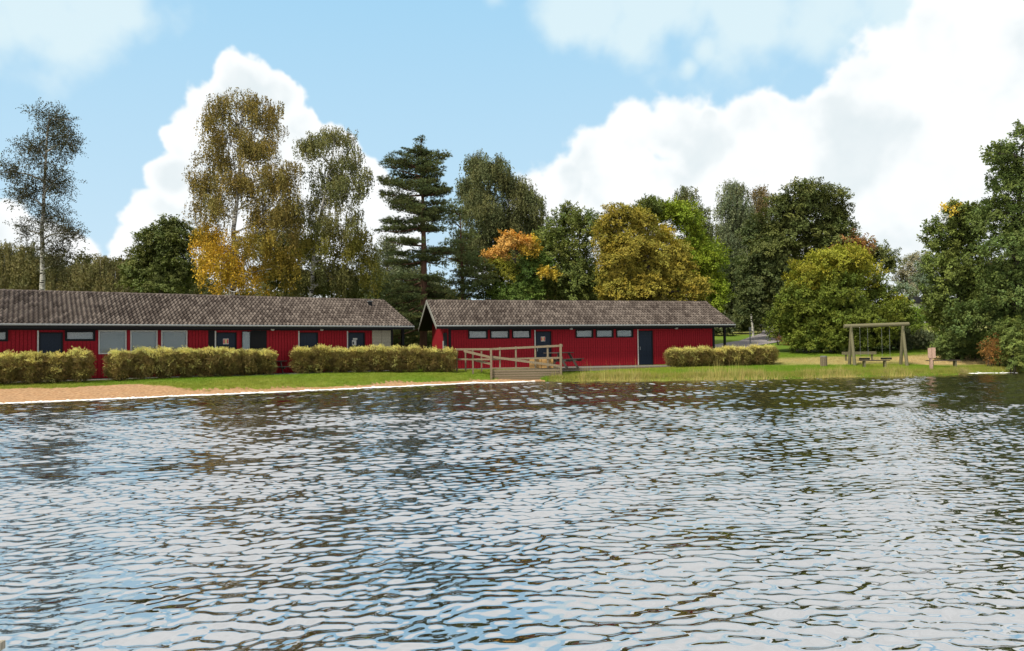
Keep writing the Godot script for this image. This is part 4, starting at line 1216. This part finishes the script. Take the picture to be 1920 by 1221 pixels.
func make_small_things() -> void:
	make_swing()
	var g := ground(22.6, -45.7)
	bench(Vector3(22.4, ground(22.4, -45.8), -45.8), deg_to_rad(-2), 1.75, "low plank bench in front of the swing's left leg")
	bench(Vector3(26.9, ground(26.9, -46.2), -46.2), deg_to_rad(2), 2.05, "low plank bench right of the swing, behind the sign board")
	var bk := thing("plank_rail", "weathered horizontal plank on short posts behind the swing", "rail", Vector3(23.3, ground(23.3, -49.6), -49.6))
	box_part("plank", Vector3(-1.2, .42, -.03), Vector3(1.1, .62, .03), M.log, bk)
	for s in [-.9, .85]: box_part("post", Vector3(s - .05, -.2, -.13), Vector3(s + .05, .6, -.031), M.log, bk)
	# sign board
	g = ground(24.6, -43.7)
	var sg := thing("sign_board", "pale pinkish wooden sign board on a single post by the water", "sign", Vector3(24.75, g, -43.75))
	box_part("post", Vector3(-.07, -.3, -.07), Vector3(.07, 1.35, .07), M.pink_wood, sg)
	box_part("board", Vector3(-.22, .74, .071), Vector3(-.015, 1.33, .11), M.pink_wood, sg)
	box_part("board", Vector3(.015, .74, .071), Vector3(.22, 1.36, .11), M.pink_wood, sg)
	# slanted post
	g = ground(21.9, -57.0)
	var sp := thing("reading_post", "slim pale post with small slanted top, on the lawn left of the round tree", "post", Vector3(21.95, g, -57))
	box_part("post", Vector3(-.06, -.2, -.06), Vector3(.06, 1.1, .06), M.pink_wood, sp)
	var sb := MB.new()
	sb.box(Vector3(-.26, -.03, -.2), Vector3(.26, .03, .2), Transform3D(Basis(Vector3.BACK, .7), Vector3(0, 1.2, 0)))
	part("top_board", sb.mesh(), M.pink_wood, sp)
	# litter bin
	g = ground(19.6, -46.6)
	var bn := thing("litter_bin", "small grey slatted litter bin on the grass left of the swing", "bin", Vector3(19.6, g, -46.6))
	for k in 12:
		var a := TAU * k / 12
		var s := MB.new()
		s.box(Vector3(-.045, 0, -.012), Vector3(.045, .62, .012), Transform3D(Basis(Vector3.UP, -a + PI / 2), Vector3(cos(a) * .19, .02, sin(a) * .19)))
		part("slat", s.mesh(), M.weathered, bn)
	var rim := MB.new()
	rim.tube([Vector3(0, .6, 0), Vector3(0, .66, 0)], [.215, .2], 14)
	part("lid", rim.mesh(), M.metal_grey, bn)
	# tussock at the bank's corner
	g = ground(26.2, -43.5)
	rng.seed = 17
	var sp2 := []
	var ti2 := []
	for k in 60:
		var w := rng.randf_range(.2, .35)
		sp2.append(Transform3D(Basis(Vector3.UP, rng.randf() * TAU).scaled(Vector3(w, rng.randf_range(.25, .5), w)), Vector3(rv(.45), rv(.05), rv(.3))))
		ti2.append(vary(Color(.3, .26, .1), .3))
	var tu := thing("grass_tussock", "straw-coloured grass tussock on the corner of the bank", "tussock", Vector3(26.3, g, -43.6))
	scatter("blades", tuft(8, 12, .7, .02), M.grass, sp2, ti2, tu).set_meta("kind", "stuff")
	# marker pole by the road
	g = ground(20.3, -63.5)
	var mp := thing("marker_pole", "thin grey marker pole beside the gravel road", "pole", Vector3(20.6, g, -64))
	var mb := MB.new()
	mb.tube([Vector3(0, -.2, 0), Vector3(0, 1.5, 0)], [.05, .05], 8)
	part("pole", mb.mesh(), M.metal_grey, mp)
	box_part("plate", Vector3(-.1, 1.2, .05), Vector3(.1, 1.5, .07), M.metal_grey, mp)
	# far house glimpsed through the opening
	g = ground(80, -145)
	var fh := thing("far_house", "tiny pale house far off in the opening right of the round tree", "house", Vector3(80.5, 8.2, -145))
	box_part("wall", Vector3(-2.6, -4, -3), Vector3(2.6, 1.2, 3), M.white, fh)
	var rf := MB.new()
	rf.quad(Vector3(-2.9, 1.1, 3.3), Vector3(-2.9, 2.6, 0), Vector3(2.9, 2.6, 0), Vector3(2.9, 1.1, 3.3))
	rf.quad(Vector3(2.9, 1.1, -3.3), Vector3(2.9, 2.6, 0), Vector3(-2.9, 2.6, 0), Vector3(-2.9, 1.1, -3.3))
	part("roof", rf.mesh(), M.black, fh)
	for u in [-1.7, -.2, 1.3]:
		box_part("window", Vector3(u - .35, -.6, 3.0), Vector3(u + .35, .6, 3.05), M.navy, fh)
	picnic_table(Vector3(2.75, BASE - .02, -43.6), deg_to_rad(62), "dark picnic table on the deck before the right building, beside the ramp", 1.25)
	picnic_table(Vector3(-13.35, ground(-13.35, -40.4), -40.4), deg_to_rad(33.2), "dark picnic table half hidden in the gap between the hedges")
	# the corner of the landing stage the picture was taken from
	var j := thing("jetty", "weathered plank corner of a landing stage at the lower left edge", "jetty", Vector3(-2.70, .5, -3.80))
	for k in 6:
		box_part("plank", Vector3(-.9, -.04, .02 + k * .15), Vector3(.12, 0, .155 + k * .15), M.cream, j)
	box_part("beam", Vector3(-.06, -.2, .03), Vector3(.06, -.041, .9), M.weathered, j)
	box_part("pile", Vector3(-.2, -1.3, .2), Vector3(-.061, -.041, .34), M.weathered, j)

func _ready() -> void:
	var cam := Camera3D.new()
	cam.name = "camera"
	cam.position = Vector3(0, 1.95, 0)
	cam.rotation_degrees = Vector3(1.65, 0, -.7)
	cam.fov = 47.54
	cam.near = .05
	cam.far = 2000
	add_child(cam)
	cam.current = true
	fbm.seed = 2
	fbm.frequency = .01
	fbm.fractal_octaves = 4
	var env := Environment.new()
	env.background_mode = Environment.BG_SKY
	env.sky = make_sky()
	env.tonemap_mode = Environment.TONE_MAPPER_LINEAR
	env.tonemap_exposure = 1.05
	env.sdfgi_enabled = true
	env.ssao_enabled = true
	env.ssil_enabled = true
	var we := WorldEnvironment.new()
	we.environment = env
	add_child(we)
	var sun := DirectionalLight3D.new()
	sun.name = "sun"
	sun.rotation_degrees = Vector3(-54, -46, 0)
	sun.light_energy = 1.6
	sun.light_angular_distance = 8
	sun.light_color = Color(1, .97, .9)
	sun.shadow_enabled = true
	add_child(sun)
	make_materials()
	make_ground()
	print("ground ", Time.get_ticks_msec())
	make_water()
	print("water ", Time.get_ticks_msec())
	make_left_building()
	make_right_building()
	print("buildings ", Time.get_ticks_msec())
	for i in TREES.size(): make_tree(TREES[i], 1000 + i * 13)
	make_pine()
	for i in SHRUBS.size(): make_shrub(SHRUBS[i], 2000 + i * 17)
	make_forest()
	print("trees ", Time.get_ticks_msec())
	make_hedge(Vector2(-26.0, -30.6), Vector2(-19.35, -34.0), 1.38, 1.0, "hedge at the far left before the long building, cut off by the frame", 301)
	make_hedge(Vector2(-18.9, -34.5), Vector2(-12.9, -39.9), 1.36, 1.0, "middle hedge below the three big windows of the long building", 302)
	make_hedge(Vector2(-12.0, -40.6), Vector2(-3.35, -43.1), 1.36, 1.0, "hedge spanning the gap between the two red buildings", 303)
	make_hedge(Vector2(9.75, -46.4), Vector2(17.1, -48.3), 1.1, 1.0, "low hedge at the right end of the right building", 304)
	make_grass()
	make_foam()
	make_ramp()
	make_small_things()
	print("leaf triangles ", copies, " ")
	print("all ", Time.get_ticks_msec())
